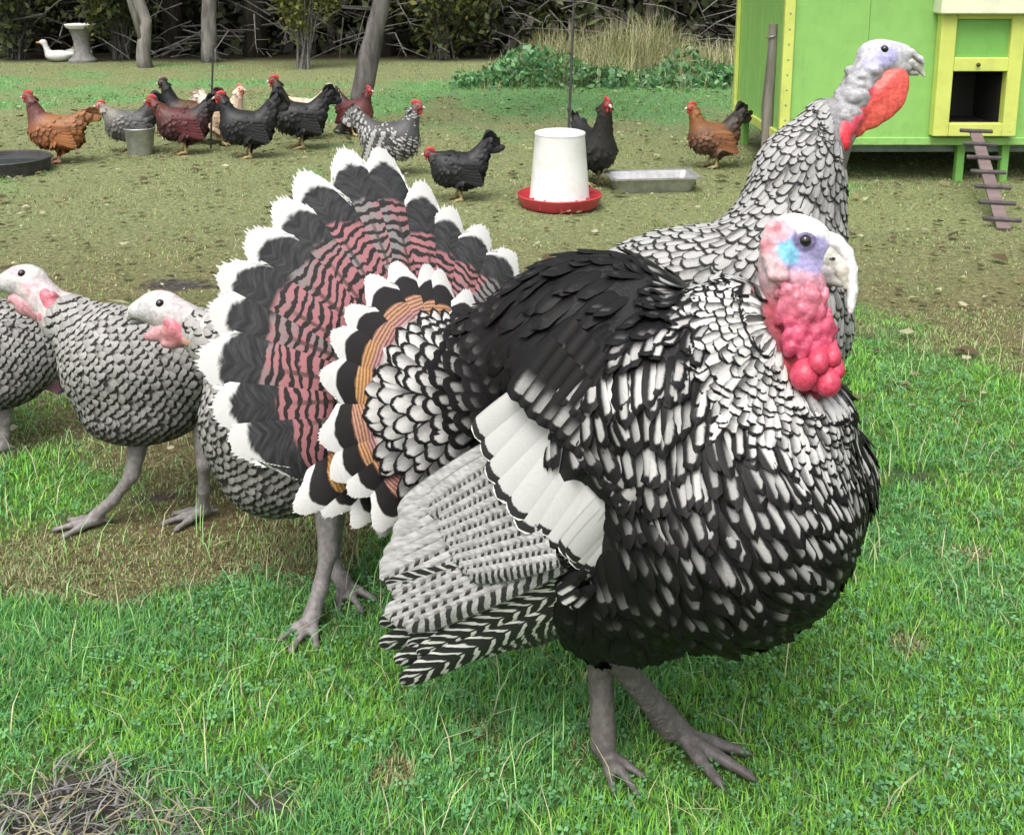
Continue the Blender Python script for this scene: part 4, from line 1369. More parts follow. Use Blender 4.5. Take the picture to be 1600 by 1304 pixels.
    ctl = [(1030, 420, -1, .35, .06, .032, .05), (940, 415, -1, .4, .075, .038, .04), (870, 450, -1, .6, .085, .04, .05), (800, 480, -.9, .9, .09, .042, .12), (850, 560, -.8, .9, .085, .042, .02),
           (760, 560, -.8, 1, .085, .04, .2), (960, 480, -1, .6, .08, .04, .02), (1040, 470, -.8, .6, .06, .034, .12),
           (790, 640, -.6, 1, .08, .04, .06), (880, 500, -.9, .8, .085, .042, .02),
           (890, 560, -.25, 1, .085, .034, .72), (940, 550, -.15, 1, .085, .034, .82), (990, 560, 0, 1, .085, .034, .85), (1050, 560, .05, 1, .075, .03, .75), (1085, 500, -.2, 1, .055, .026, .6), (1080, 620, .15, 1, .08, .031, .72), (1110, 690, .2, 1, .075, .03, .5), (990, 640, .2, 1, .09, .034, .68),
           (830, 630, .35, 1, .085, .036, .5), (870, 690, .55, 1, .09, .038, .24), (930, 680, .5, 1, .09, .036, .38), (970, 760, .6, 1, .09, .036, .24), (1030, 720, .45, 1, .09, .032, .42),
           (1180, 510, -.35, .9, .035, .017, .92), (1125, 470, -1, .5, .04, .02, .9), (1140, 540, -.6, 1, .042, .02, .95), (1170, 600, -.3, 1, .042, .019, .95), (1215, 560, .1, 1, .034, .016, .95), (1215, 610, .0, 1, .036, .017, .95),
           (1230, 650, .35, 1, .045, .019, .92), (1290, 670, .5, .9, .045, .018, .95), (1340, 700, .35, 1, .045, .018, .92), (1360, 750, .1, 1, .045, .018, .85),
           (1150, 680, .5, 1, .07, .028, .72), (1210, 700, .65, 1, .07, .026, .82), (1270, 730, .7, 1, .065, .024, .8),
           (1130, 750, .55, 1, .085, .034, .55), (1200, 770, .75, .9, .085, .031, .72), (1280, 790, .8, .8, .08, .029, .68), (1100, 820, .5, 1, .092, .036, .46), (1180, 850, .75, .8, .09, .034, .56), (1330, 810, .7, .7, .065, .027, .35),
           (1250, 860, .9, .5, .08, .032, .5), (1020, 820, .4, 1, .095, .038, .36), (1060, 900, .55, .9, .095, .038, .36), (1160, 920, .85, .5, .085, .036, .36), (1290, 880, .9, .3, .07, .03, .2), (960, 860, .15, 1, .1, .042, .24), (980, 930, .1, 1, .095, .042, .12), (1070, 970, .7, .5, .085, .038, .22), (1200, 950, .9, .2, .07, .034, .1), (1000, 1000, .3, .8, .07, .038, .02), (1100, 1010, .7, .3, .07, .036, .05), (920, 960, -.2, 1, .08, .04, .02), (920, 1000, -.3, 1, .06, .036, .02)]
    mid = P(1000, 700, 1.70); sg = r
    cp, cd_, cv_ = [], [], []
    for (px, py, dx, dy, L, W, wt) in ctl:
        if W > .026 and py > 480: W = W * .86
        wt = wt * (1 if W < .022 else np.interp(py, [480, 560, 760, 900, 1000], [.92, .80, .78, .60, .40]))
        d = nrm(P(px, py, 1) - CAM)
        hit = bvh.ray_cast(Vector(CAM), Vector(d))
        if hit[0] is None: continue
        p = np.array(hit[0]); q = proj(p)
        n_ = np.array(hit[1]); view = nrm(p - CAM)
        dv = P(px + dx * 10, py + dy * 10, q[2]) - P(px, py, q[2])
        dv = dv - view * (dv @ n_) / (view @ n_ - 1e-6) if abs(view @ n_) > .35 else dv - n_ * (dv @ n_)
        cp.append(p); cd_.append(nrm(dv)); cv_.append((L, W, wt))
    cp, cd_, cv_ = map(np.array, (cp, cd_, cv_))
    off = (cp - mid) @ sg
    near = off > .09
    mp = cp[near] - 2 * off[near, None] * sg; md = cd_[near] - 2 * (cd_[near] @ sg)[:, None] * sg
    far_only = ~near
    cp = np.concatenate([cp, mp]); cd_ = np.concatenate([cd_, md]); cv_ = np.concatenate([cv_, cv_[near]])
    def idw(q):
        D = ((q[:, None] - cp[None]) ** 2).sum(2) + .0004
        w_ = D ** -2.0; w_ /= w_.sum(1, keepdims=True)
        return w_ @ cv_, w_ @ cd_
    val, _ = idw(V)
    bare = fd['fe'] < .5
    rad = np.where(bare, 0, val[:, 1] * np.interp(val[:, 1], [.018, .023, .027], [.52, .46, .42]))
    rng = np.random.default_rng(11)
    p, n = scatter(V, F, N, rad, 60000, rng, lambda q: idw(q)[1], lambda q: np.interp(idw(q)[0][:, 1], [.018, .0225, .027], [.75, 1.3, 2.3]))
    # the lowered wing has its own long feathers: none of the small ones there
    pr_ = proj(p)
    poly = np.array([(735, 650), (800, 590), (870, 665), (925, 775), (900, 840), (885, 880), (870, 930), (560, 1060), (560, 860)])
    ins_ = np.zeros(len(p), bool); j = len(poly) - 1
    for i in range(len(poly)):
        xi, yi = poly[i]; xj, yj = poly[j]
        ins_ ^= ((yi > pr_[:, 1]) != (yj > pr_[:, 1])) & (pr_[:, 0] < (xj - xi) * (pr_[:, 1] - yi) / (yj - yi + 1e-9) + xi)
        j = i
    kp = ~(ins_ & (((p - mid) @ sg) > .02))
    p, n = p[kp], n[kp]
    val, fl = idw(p)
    M = len(p)
    sm = np.clip((.0235 - val[:, 1]) / .004, 0, 1)           # fine neck feathers lie in rows around the throat
    pj = proj(p)
    wing_ = (pj[:, 0] < 1075) & (pj[:, 1] < 800) & (((p - mid) @ sg) > .0) & (sm < .2)
    p0_, n0_, fl0 = p.copy(), n.copy(), nrm(fl)
    p, n, tr_ = to_rows(p0_, n0_, P(1222, 505, 1.53), .0105, bvh, sm)
    pw, nw_, tw = to_rows(p0_, n0_, P(985, 330, 1.56), .040, bvh, .85)
    pb, nb_, tb = to_rows(p0_, n0_, P(1190, 470, 1.56), .036, bvh, .75)
    big_ = sm < .2
    p[wing_], n[wing_] = pw[wing_], nw_[wing_]
    ob = big_ & ~wing_
    p[ob], n[ob] = pb[ob], nb_[ob]
    fl = fl0 * (1 - sm)[:, None] + tr_ * sm[:, None] + rng.normal(0, .05, (M, 3))
    L = val[:, 0] * rng.uniform(1.2, 1.36, M) * (1 - .15 * sm); W = val[:, 1] * rng.uniform(.78, 1.02, M) * (1 + .3 * sm)
    L = np.where(sm > .5, val[:, 0] * rng.uniform(1.0, 1.12, M), L)
    wt = np.clip(val[:, 2] * np.where(val[:, 2] > .85, rng.uniform(.95, 1.08, M), rng.uniform(.7, 1.2, M)), 0, 1)
    Vf, Ff, uv = feathers_on(bvh, p, n, fl, L, W, (-.05, rng.uniform(.03, .07, M), rng.uniform(.08, .17, M)), .16, 4, 6, .72, 2.6, twist=rng.normal(0, .13, M))
    prm = np.stack([wt, rng.random(M)], 1)
    # keep the white wing patch clear of feathers hanging into it
    patch = np.array([(755, 695), (822, 690), (858, 742), (930, 812), (900, 868), (835, 815), (775, 762)])
    def in_patch(q):
        c_ = np.zeros(len(q), bool); j_ = len(patch) - 1
        for i_ in range(len(patch)):
            (xi, yi), (xj, yj) = patch[i_], patch[j_]
            c_ ^= ((yi > q[:, 1]) != (yj > q[:, 1])) & (q[:, 0] < (xj - xi) * (q[:, 1] - yi) / (yj - yi + 1e-9) + xi); j_ = i_
        return c_
    def hangs_in(VV):
        m_ = VV.shape[1]
        return (in_patch(proj(VV[:, m_ - 3])) | in_patch(proj(VV[:, m_ // 2]))) & (((VV[:, m_ // 2] - mid) @ sg) > 0)
    ok_ = ~hangs_in(Vf)
    Vf, prm, p, n, L, W = Vf[ok_], prm[ok_], p[ok_], n[ok_], L[ok_], W[ok_]; M = len(p)
    q = proj(p)
    face = ((CAM - p) * n).sum(1) / np.linalg.norm(CAM - p, axis=1)
    tipz = face * L * W
    order = np.argsort(-tipz)
    big = np.zeros(M, bool); big[order[:300]] = True
    feather_parts('body_feather', (Vf[big], Ff, uv, prm[big]), BF_TOM, t, base)
    feather_stuff('plumage', [(Vf[~big], Ff, uv, prm[~big])], BF_TOM, t, base)

    # ---- tail fan
    fan = P(668, 622, 1.93)
    def ring(c, tau, thetas, rads, L, W, lift, fray, nu=22, nv=12, curl=.06, tip=.72, jit=.02, sq=2.4, k0=0.0):
        up = math.cos(tau) * u - math.sin(tau) * f
        nn = math.cos(tau) * f + math.sin(tau) * u
        th = np.radians(thetas); M = len(th)
        dirs = np.cos(th)[:, None] * up + np.sin(th)[:, None] * r
        rads = np.asarray(rads)
        root = c + dirs * (rads - L)[:, None] + nn * (k0 + .004 * np.abs(np.sin(th)))[:, None]
        nrmv = np.tile(nn, (M, 1))
        # feathers nearer the middle lie over the outer ones, like the slats of a fan
        root = root + nn * (.022 * np.cos(th))[:, None]
        d = dirs + rng.normal(0, jit, (M, 3))
        return feathers(root, d, nrmv, L, W * rng.uniform(.92, 1.08, M), lift, curl, .10, nu, nv, tip, sq, fray, rng, .35, twist=np.sign(th) * .10)
    th = np.array([-72, -60, -47, -35, -22, -10, 2, 14, 25, 36, 46, 56, 65, 74, 83])
    rr_ = .475 * np.interp(th, [-75, -47, -32, -20, -9, 3, 14, 26, 46, 66, 85], [.84, .80, .80, .86, .99, 1.0, .945, .92, .94, .92, .82]) * rng.uniform(.98, 1.02, len(th))
    order = np.argsort(-np.abs(th))
    Vt, Ft, uvt = ring(fan, math.radians(25), th, rr_, .43, .170, .02, .03, 48, 14, sq=3.6, tip=.86)
    feather_parts('tail_feather', (Vt, Ft, uvt, np.stack([np.ones(len(th)), rng.random(len(th))], 1)), RECT, t, base)
    th2 = np.array([100, 110, 120, 131])
    Vt, Ft, uvt = ring(fan + f * .02, math.radians(25), th2, np.array([.34, .30, .27, .25]), .23, .075, .02, .03, 30, sq=4.0, tip=.88)
    feather_parts('tail_feather', (Vt, Ft, uvt, np.stack([np.ones(4), rng.random(4)], 1)), COV, t, base)
    # coverts: cascading rings from the fan to the back
    th3 = np.arange(-70, 128, 15.0) + rng.normal(0, 2, 14)
    Vt, Ft, uvt = ring(fan + f * .035 + u * .005, math.radians(27), th3,   .272 * np.interp(th3, [-70, -30, 0, 130], [.78, .85, .97, .97]) * rng.uniform(.95, 1.04, 14), .205, .104, .06, .03, 36, sq=4.0, tip=.87)
    feather_parts('tail_covert', (Vt, Ft, uvt, np.stack([rng.uniform(.2, 1, 14), rng.random(14)], 1)), COV, t, base)
    packs = []
    for j, (dr, tau, rad_, L, W, wt_, cnt, lf) in enumerate(((.055, 29, .186, .16, .036, 1.0, 30, .08), (.075, 31, .176, .15, .035, 1.0, 30, .10), (.10, 34, .167, .145, .034, .95, 30, .12), (.125, 37, .160, .14, .034, .85, 28, .14), (.15, 41, .157, .13, .034, .7, 26, .16), (.18, 45, .155, .12, .036, .5, 24, .18), (.215, 50, .158, .11, .040, .3, 20, .2), (.255, 55, .16, .10, .042, .15, 18, .2))):
        tt = np.linspace(-80, 125 if j < 5 else 92, cnt) + (j % 2) * 5 + rng.normal(0, 2, cnt)
        Vt, Ft, uvt = ring(fan + f * dr + u * (.008 * j), math.radians(tau), tt, rad_ * rng.uniform(.94, 1.05, cnt) * np.interp(tt, [-80, 0, 125], [.85, 1, 1]), L, W, lf, 0, 6, 8, .16, .68, .05)
        pr = np.stack([np.full(cnt, wt_) * rng.uniform(.9, 1.05, cnt), rng.random(cnt)], 1)
        ok_ = ~hangs_in(Vt)
        feather_parts('rump_feather', (Vt[ok_], Ft, uvt, pr[ok_]), BF_WHITE if j < 5 else BF_TOM, t, base)

    # ---- lowered wing on the near side: rows of long feathers, root to tip
    def strip(name, roots, tips, W, mat, wts, lift=.0, bend=.03, cam_=.12, tip=.7, nu=8, nv=12, fray=0.0, narrow=.6, ragged=1.0):
        root = np.array([P(*q) for q in roots]); tp = np.array([P(*q) for q in tips])
        tp = tp + (tp - root) * rng.uniform(-.05, .05, (len(tp), 1)) * ragged
        d = tp - root; L = np.linalg.norm(d, axis=1)
        wn_ = nrm(np.cross(d, np.gradient(root, axis=0))) if name != 'bend_feather' else np.tile(nrm(-r * -1 + A(-.2, -.6, .1)), (len(root), 1))
        wn_ *= np.sign(((CAM - root) * wn_).sum(1))[:, None]
        Vw, Fw, uw = feathers(root, d, wn_, L, W, lift, bend, cam_, nu, nv, tip, 2.6, fray, rng, narrow)
        M = len(root)
        feather_parts(name, (Vw, Fw, uw, np.stack([np.full(M, 1.0) * wts, rng.random(M)], 1)), mat, t, base)
    def line(a, b, n, ease=1.0):
        q = np.linspace(0, 1, n)[:, None] ** ease
        return np.array(a) * (1 - q) + np.array(b) * q
    # primaries, barred
    strip('primary_feather', line((905, 905, 1.545), (925, 955, 1.57), 9), np.vstack([line((586, 985, 1.70), (618, 1080, 1.70), 4), line((655, 1050, 1.69), (800, 1010, 1.66), 5)]), .05, PRIM, np.array([1, 1, 1, 1, 1, 1, .8, .3, .1]), tip=.62)
    strip('primary_feather', line((880, 872, 1.525), (915, 905, 1.535), 8), line((592, 925, 1.68), (640, 1035, 1.675), 8), .042, PRIM, np.linspace(.75, 1, 8), tip=.66)
    # secondaries, pale with grey checks
    strip('secondary_feather', line((770, 700, 1.575), (875, 880, 1.515), 13), np.vstack([line((622, 805, 1.69), (590, 905, 1.68), 7), line((594, 925, 1.675), (612, 985, 1.66), 6)])[::1], .048, SECO, np.linspace(1, .2, 13), tip=.74, cam_=.22)
    strip('secondary_feather', line((775, 715, 1.555), (870, 872, 1.495), 10), line((665, 790, 1.64), (720, 900, 1.585), 10), .040, SECO, np.linspace(.8, .1, 10), tip=.7, cam_=.22)
    # big white coverts with black tips
    wr = np.vstack([line((838, 600, 1.535), (960, 745, 1.465), 9), line((965, 765, 1.465), (985, 815, 1.485), 4)])
    wt_ = np.vstack([line((740, 684, 1.575), (772, 782, 1.545), 4), line((795, 808, 1.53), (884, 872, 1.50), 6), line((893, 884, 1.50), (908, 892, 1.505), 3)])
    strip('wing_covert', wr + np.array([(0, 0, .0022 * (i % 2)) for i in range(13)]), wt_, .044, WCOV, np.ones(13), tip=.8, lift=.02, bend=.03, cam_=.10)
    # glossy dark coverts overlapping their roots
    strip('wing_covert', line((868, 530, 1.515), (1036, 720, 1.435), 13), line((800, 622, 1.515), (966, 782, 1.445), 13), .042, BF_TOM, rng.uniform(.25, .5, 13), lift=.04, bend=.05, cam_=.25, tip=.66, nu=6, nv=8)
    strip('wing_covert', line((900, 500, 1.525), (1015, 635, 1.45), 9), line((832, 590, 1.515), (950, 705, 1.455), 9), .036, BF_TOM, rng.uniform(.4, .7, 9), lift=.04, bend=.05, cam_=.25, tip=.66, nu=6, nv=8)
    # tuft of small barred feathers at the wing bend
    n_ = 26
    ro = np.stack([rng.uniform(895, 945, n_), rng.uniform(880, 925, n_), rng.uniform(1.50, 1.53, n_)], 1)
    strip('bend_feather', ro, ro + np.stack([rng.uniform(-45, -20, n_), rng.uniform(8, 40, n_), rng.uniform(.0, .03, n_)], 1), .017, BF_TOM, rng.uniform(.4, .9, n_), lift=.10, nu=4, nv=6)
    return t

def wing_covert_mat():
    m = MAT('white_wing_covert', .5, .3)
    u, v = m.uv(); wt, r = m.uv('fp')
    n, n2 = barbs(m, u, v, r)
    s = (u - .5).abs() * 2.0
    mm = v + s.pow(2.0) * .05 + (n2 - .5) * .04
    c = m.mix(mm.ss(.895, .915), m.mix(s.ss(.86, 1.0), (.40, .395, .385), (.27, .27, .262)), (.016, .015, .015))
    c = m.mix(mm.ss(.985, 1.0), c, (.7, .7, .68))
    m.color(m.mulc(c, n * .2 + .9)); m.bump(n, .25, .0015)
    return m.m
WCOV = wing_covert_mat()
front_tom()
# ------------------------------------------------------------------ other turkeys
def plume(t, base, prims, V, F, fd, mat, rng, n=16000, parts=0, spacing=.55, ani=1.5, lift=(.08, .17), bend=.05, tipq=.7, pname='body_feather', allp=None, rows=None):
    nv_, nf_ = fd['shell']; V, F = V[:nv_], F[:nf_]
    N = vnormals(V, F)
    rad = np.where(fd['fe'][:nv_] < .5, 0, fd['W'][:nv_] * spacing)
    allp = prims
    p, nn = scatter(V, F, N, rad, n, rng, lambda q: fields(allp, q, .03)['flow'], ani)
    f2 = fields(allp, p, .03); M = len(p)
    fl = nrm(f2['flow']) + rng.normal(0, .07, (M, 3))
    if rows is not None:
        p, nn, tr_ = to_rows(p, nn, rows[0], rows[1], fd['skin'])
        fl = nrm(f2['flow']) * .4 + tr_ + rng.normal(0, .04, (M, 3))
    vr = (.97, 1.06) if rows is not None else (.9, 1.25)
    L = f2['L'] * rng.uniform(*vr, M); W = f2['W'] * rng.uniform(.9, 1.15, M)
    Vf, Ff, uv = feathers_on(fd['skin'], p, nn, fl, L, W, (-.05, rng.uniform(.03, .06, M), rng.uniform(*lift, M)), .15, 4, 5, tipq, 2.5, twist=rng.normal(0, .1, M))
    prm = np.stack([np.clip(f2['wt'] * rng.uniform(.85, 1.12, M), 0, 1), rng.random(M)], 1)
    big = np.zeros(M, bool)
    if parts:
        face = ((CAM - p) * nn).sum(1)
        big[np.argsort(-(face * L * W))[:parts]] = True
        feather_parts(pname, (Vf[big], Ff, uv, prm[big]), mat, t, base)
    feather_stuff('plumage', [(Vf[~big], Ff, uv, prm[~big])], mat, t, base)

def shank(LG, hip, hock, ft, dr, r, size, col=LEG):
    ft = np.array(ft, float)
    LG += [Cc(hip, hock, r * 2.0, r * 1.15, col, 0), Cc(hock, hock * .5 + ft * .5, r * 1.1, r * .9, col, 0), Cc(hock * .5 + ft * .5, ft + A(0, 0, .02), r * .9, r * 1.05, col, 0)]
    foot(LG, ft, nrm(np.array(dr, float)), size, col)

def back_tom():
    f, r, u = frame(12)
    AX = np.array([f, r, u]); z = 2.32
    base = G(1105, 845); base[2] = 0
    t = thing('turkey', base, 'tall alert tom turkey with raised head and red wattle behind the strutting one', 'turkey', 'turkeys on the grass')
    K = (.10, .098, .095)
    dn = nrm(A(-.9, .1, -.35))
    B = [E(P(1090, 480, z), AX, (.235, .16, .17), K, 1, nrm(A(-1, .1, -.2)), .060, .026, .85),
         E(P(1205, 480, z - .03), AX, (.15, .15, .19), K, 1, nrm(A(.05, 0, -1)), .060, .026, .92),
         E(P(960, 500, z + .02), AX, (.13, .12, .12), K, 1, nrm(A(-1, .1, -.25)), .07, .030, .3),
         Cc(P(1212, 385, z), P(1250, 268, z), .112, .080, K, 1, nrm(A(-.75, 0, -.85)), .050, .023, .97),
         Cc(P(1250, 268, z), P(1293, 185, z), .078, .044, K, 1, nrm(A(-.45, 0, -1)), .040, .018, .97),
         Cc(P(1290, 330, z - .02), P(1270, 520, z - .02), .03, .07, (.4, .4, .39), 1, A(0, 0, -1), .04, .02, .97),
         E(P(1150, 620, z), AX, (.16, .14, .11), K, 1, nrm(A(-.6, 0, -.8)), .065, .03, .4)]
    hf, hr, hu = frame(8, -6); HA = np.array([hf, hr, hu])
    gry = (.37, .37, .38)
    H = [E(P(1378, 88, z), HA, (.052, .033, .036), (.46, .46, .50), 0), E(P(1402, 84, z), HA, (.035, .024, .023), (.46, .46, .46), 0), E(P(1398, 104, z), HA, (.036, .024, .018), gry, 0),
         Cc(P(1362, 100, z), P(1338, 145, z), .034, .029, gry, 0), Cc(P(1338, 145, z), P(1312, 205, z), .029, .034, (.42, .40, .41), 0), Cc(P(1312, 205, z), P(1290, 240, z), .034, .05, K, 0)]
    rg = np.random.default_rng(8)
    for i in range(120):                        # rough bare nape
        q = rg.random(); c = P(1354, 104, z) * (1 - q) + P(1306, 208, z) * q; a = rg.uniform(0, 6.28)
        c = c + (.030 + .002 * q) * (math.cos(a) * C_R + math.sin(a) * C_F)
        H.append(E(c, HA, (.010, .010, .0042), tuple(np.array((.36, .355, .37)) * rg.uniform(.7, 1.15)), 0))
    LG = []
    shank(LG, P(1130, 690, z), P(1120, 730, z), G(1110, 845, .012), (1, -.3, 0), .018, .085)
    shank(LG, P(1180, 690, z + .05), P(1180, 720, z + .06), G(1185, 825, .012), (1, -.2, 0), .018, .085)
    paint = [(P(1383, 86, z - .03), .022, (.40, .38, .62)), (P(1362, 100, z - .028), .016, (.44, .42, .6))]
    V, F, fd, _ = body_obj('body', B, .008, .022, t, base, SKIN, paint, H, .0034, .0035, LG)
    rng = np.random.default_rng(21)
    plume(t, base, B, V, F, fd, BF_BACK, rng, 36000, 290, (.52), 1.6, (.06, .12), .04, .68, allp=B + H + LG)
    # red throat wattle: a loose flap with thickness
    pts = [((1400, 118), .007), ((1384, 134), .008), ((1366, 152), .008), ((1346, 172), .009), ((1326, 200), .010), ((1312, 222), .012)]
    pr = []
    for i, ((px, py), rad) in enumerate(pts[:-1]):
        (qx, qy), r2 = pts[i + 1]
        pr.append(Cc(P(px, py, z - .018), P(qx, qy, z - .018), rad, r2, (.60, .06, .06), 0))
    for (px, py, rx, rz) in ((1392, 134, .034, .034), (1382, 152, .042, .036), (1368, 166, .042, .034), (1352, 182, .036, .028), (1406, 128, .016, .026), (1332, 200, .026, .022)):
        pr.append(E(P(px, py, z - .016), np.array([nrm(hf - .0 * hu), hr, hu]), (rx, .007, rz), (.64, .10, .075), 0))
    for i in range(10):
        px, py = 1306 + rg.uniform(-4, 18), 195 + rg.uniform(0, 38)
        pr.append(E(P(px, py, z - .032), HA, (.010, .010, .013), (.62, .04, .06), 0))
    for i in range(14):
        q = rg.random(); px, py = 1348 - 34 * q + rg.uniform(0, 16), 130 + 72 * q
        pr.append(E(P(px, py, z - .026), HA, (.009, .007, .008), (.55, .07, .12), 0))
    blob_part('wattle', pr, .003, .0045, SKIN_WET, t, base, 'loose red throat wattle')
    blob_part('beak', [E(P(1414, 96, z), HA, (.022, .018, .014), (.5, .49, .47), 0), Cc(P(1412, 96, z), P(1434, 103, z), .0145, .010, (.48, .46, .43), 0), Cc(P(1434, 103, z), P(1444, 119, z), .010, .003, (.58, .56, .5), 0)], .0025, .003, SKIN, t, base)
    blob_part('lower_beak', [Cc(P(1400, 111, z), P(1433, 115, z), .010, .005, (.34, .33, .31), 0)], .0025, .003, SKIN, t, base)
    blob_part('snood', [Cc(P(1402, 77, z - .008), P(1424, 82, z - .014), .008, .0065, (.5, .5, .51), 0), Cc(P(1424, 82, z - .014), P(1438, 92, z - .016), .0065, .0045, (.48, .48, .49), 0), Cc(P(1438, 92, z - .016), P(1443, 99, z - .016), .0045, .003, (.48, .48, .49), 0)], .0025, .003, SKIN, t, base)
    sphere_part('eye', on_skin(fd, 1382, 77, .003), .0085, EYE, t, base)
    # folded tail behind
    up = nrm(A(-1, .2, -.12)); n_ = 9
    root = np.array([P(940 + 2 * i, 500, z + .02) + r * (.012 * (i - 4)) for i in range(n_)])
    d = np.array([up + r * .03 * (i - 4) for i in range(n_)])
    Vt, Ft, uvt = feathers(root, d, np.tile(u, (n_, 1)), .36, .075, 0, .02, .1, 10, 10, .85, 2.6, .03, rng)
    feather_parts('tail_feather', (Vt, Ft, uvt, np.stack([np.ones(n_), rng.random(n_)], 1)), RECT, t, base)
back_tom()

def hen_turkey(label, z, B, H, legs, paint, eye, beak, wattle, base, tail, seed, wing, rowc):
    t = thing('turkey', base, label, 'turkey', 'turkeys on the grass')
    LG = []
    for a in legs: shank(LG, *a)
    V, F, fd, _ = body_obj('body', B, .007, .018, t, base, SKIN, paint, H, .0035, .0035, LG)
    rng = np.random.default_rng(seed)
    plume(t, base, B, V, F, fd, BF_HEN, rng, 30000, 0, (.56), .62, (.035, .07), .05, .55, rows=(rowc, .0135))
    if beak:
        blob_part('beak', beak[:1], .0028, .003, SKIN, t, base); blob_part('lower_beak', beak[1:], .0028, .003, SKIN, t, base)
    if wattle: blob_part('wattle', wattle, .003, .004, SKIN_WET, t, base, 'pink wattled throat')
    if eye is not None: sphere_part('eye', on_skin(fd, *eye, .003), .0085, EYE, t, base)
    # tail and wing tips
    root, dr, nn, n_, L, W = tail
    s = nrm(np.cross(nn, dr))
    rt = np.array([root + s * .012 * (i - n_ / 2) for i in range(n_)]); dd = np.array([dr + s * .05 * (i - n_ / 2) for i in range(n_)])
    Vt, Ft, uvt = feathers(rt, dd, np.tile(nn, (n_, 1)), L, W, 0, .02, .1, 8, 8, .85, 2.6, .03, rng)
    feather_parts('tail_feather', (Vt, Ft, uvt, np.stack([np.ones(n_), rng.random(n_)], 1)), RECT, t, base)
    for (a, b, nw) in wing:
        a, b = np.array(a), np.array(b)
        rt = np.array([a + A(0, 0, -.016) * i for i in range(nw)]); dd = np.array([b - a + A(0, 0, -.010) * i for i in range(nw)])
        Vt, Ft, uvt = feathers(rt, dd, np.tile(nrm(A(-.3, -1, .25)), (nw, 1)), np.linalg.norm(b - a), .038, 0, .04, .1, 6, 8, .85, 2.6, 0, rng)
        feather_parts('wing_feather', (Vt, Ft, uvt, np.stack([np.full(nw, .55), rng.random(nw)], 1)), BF_HEN, t, base)

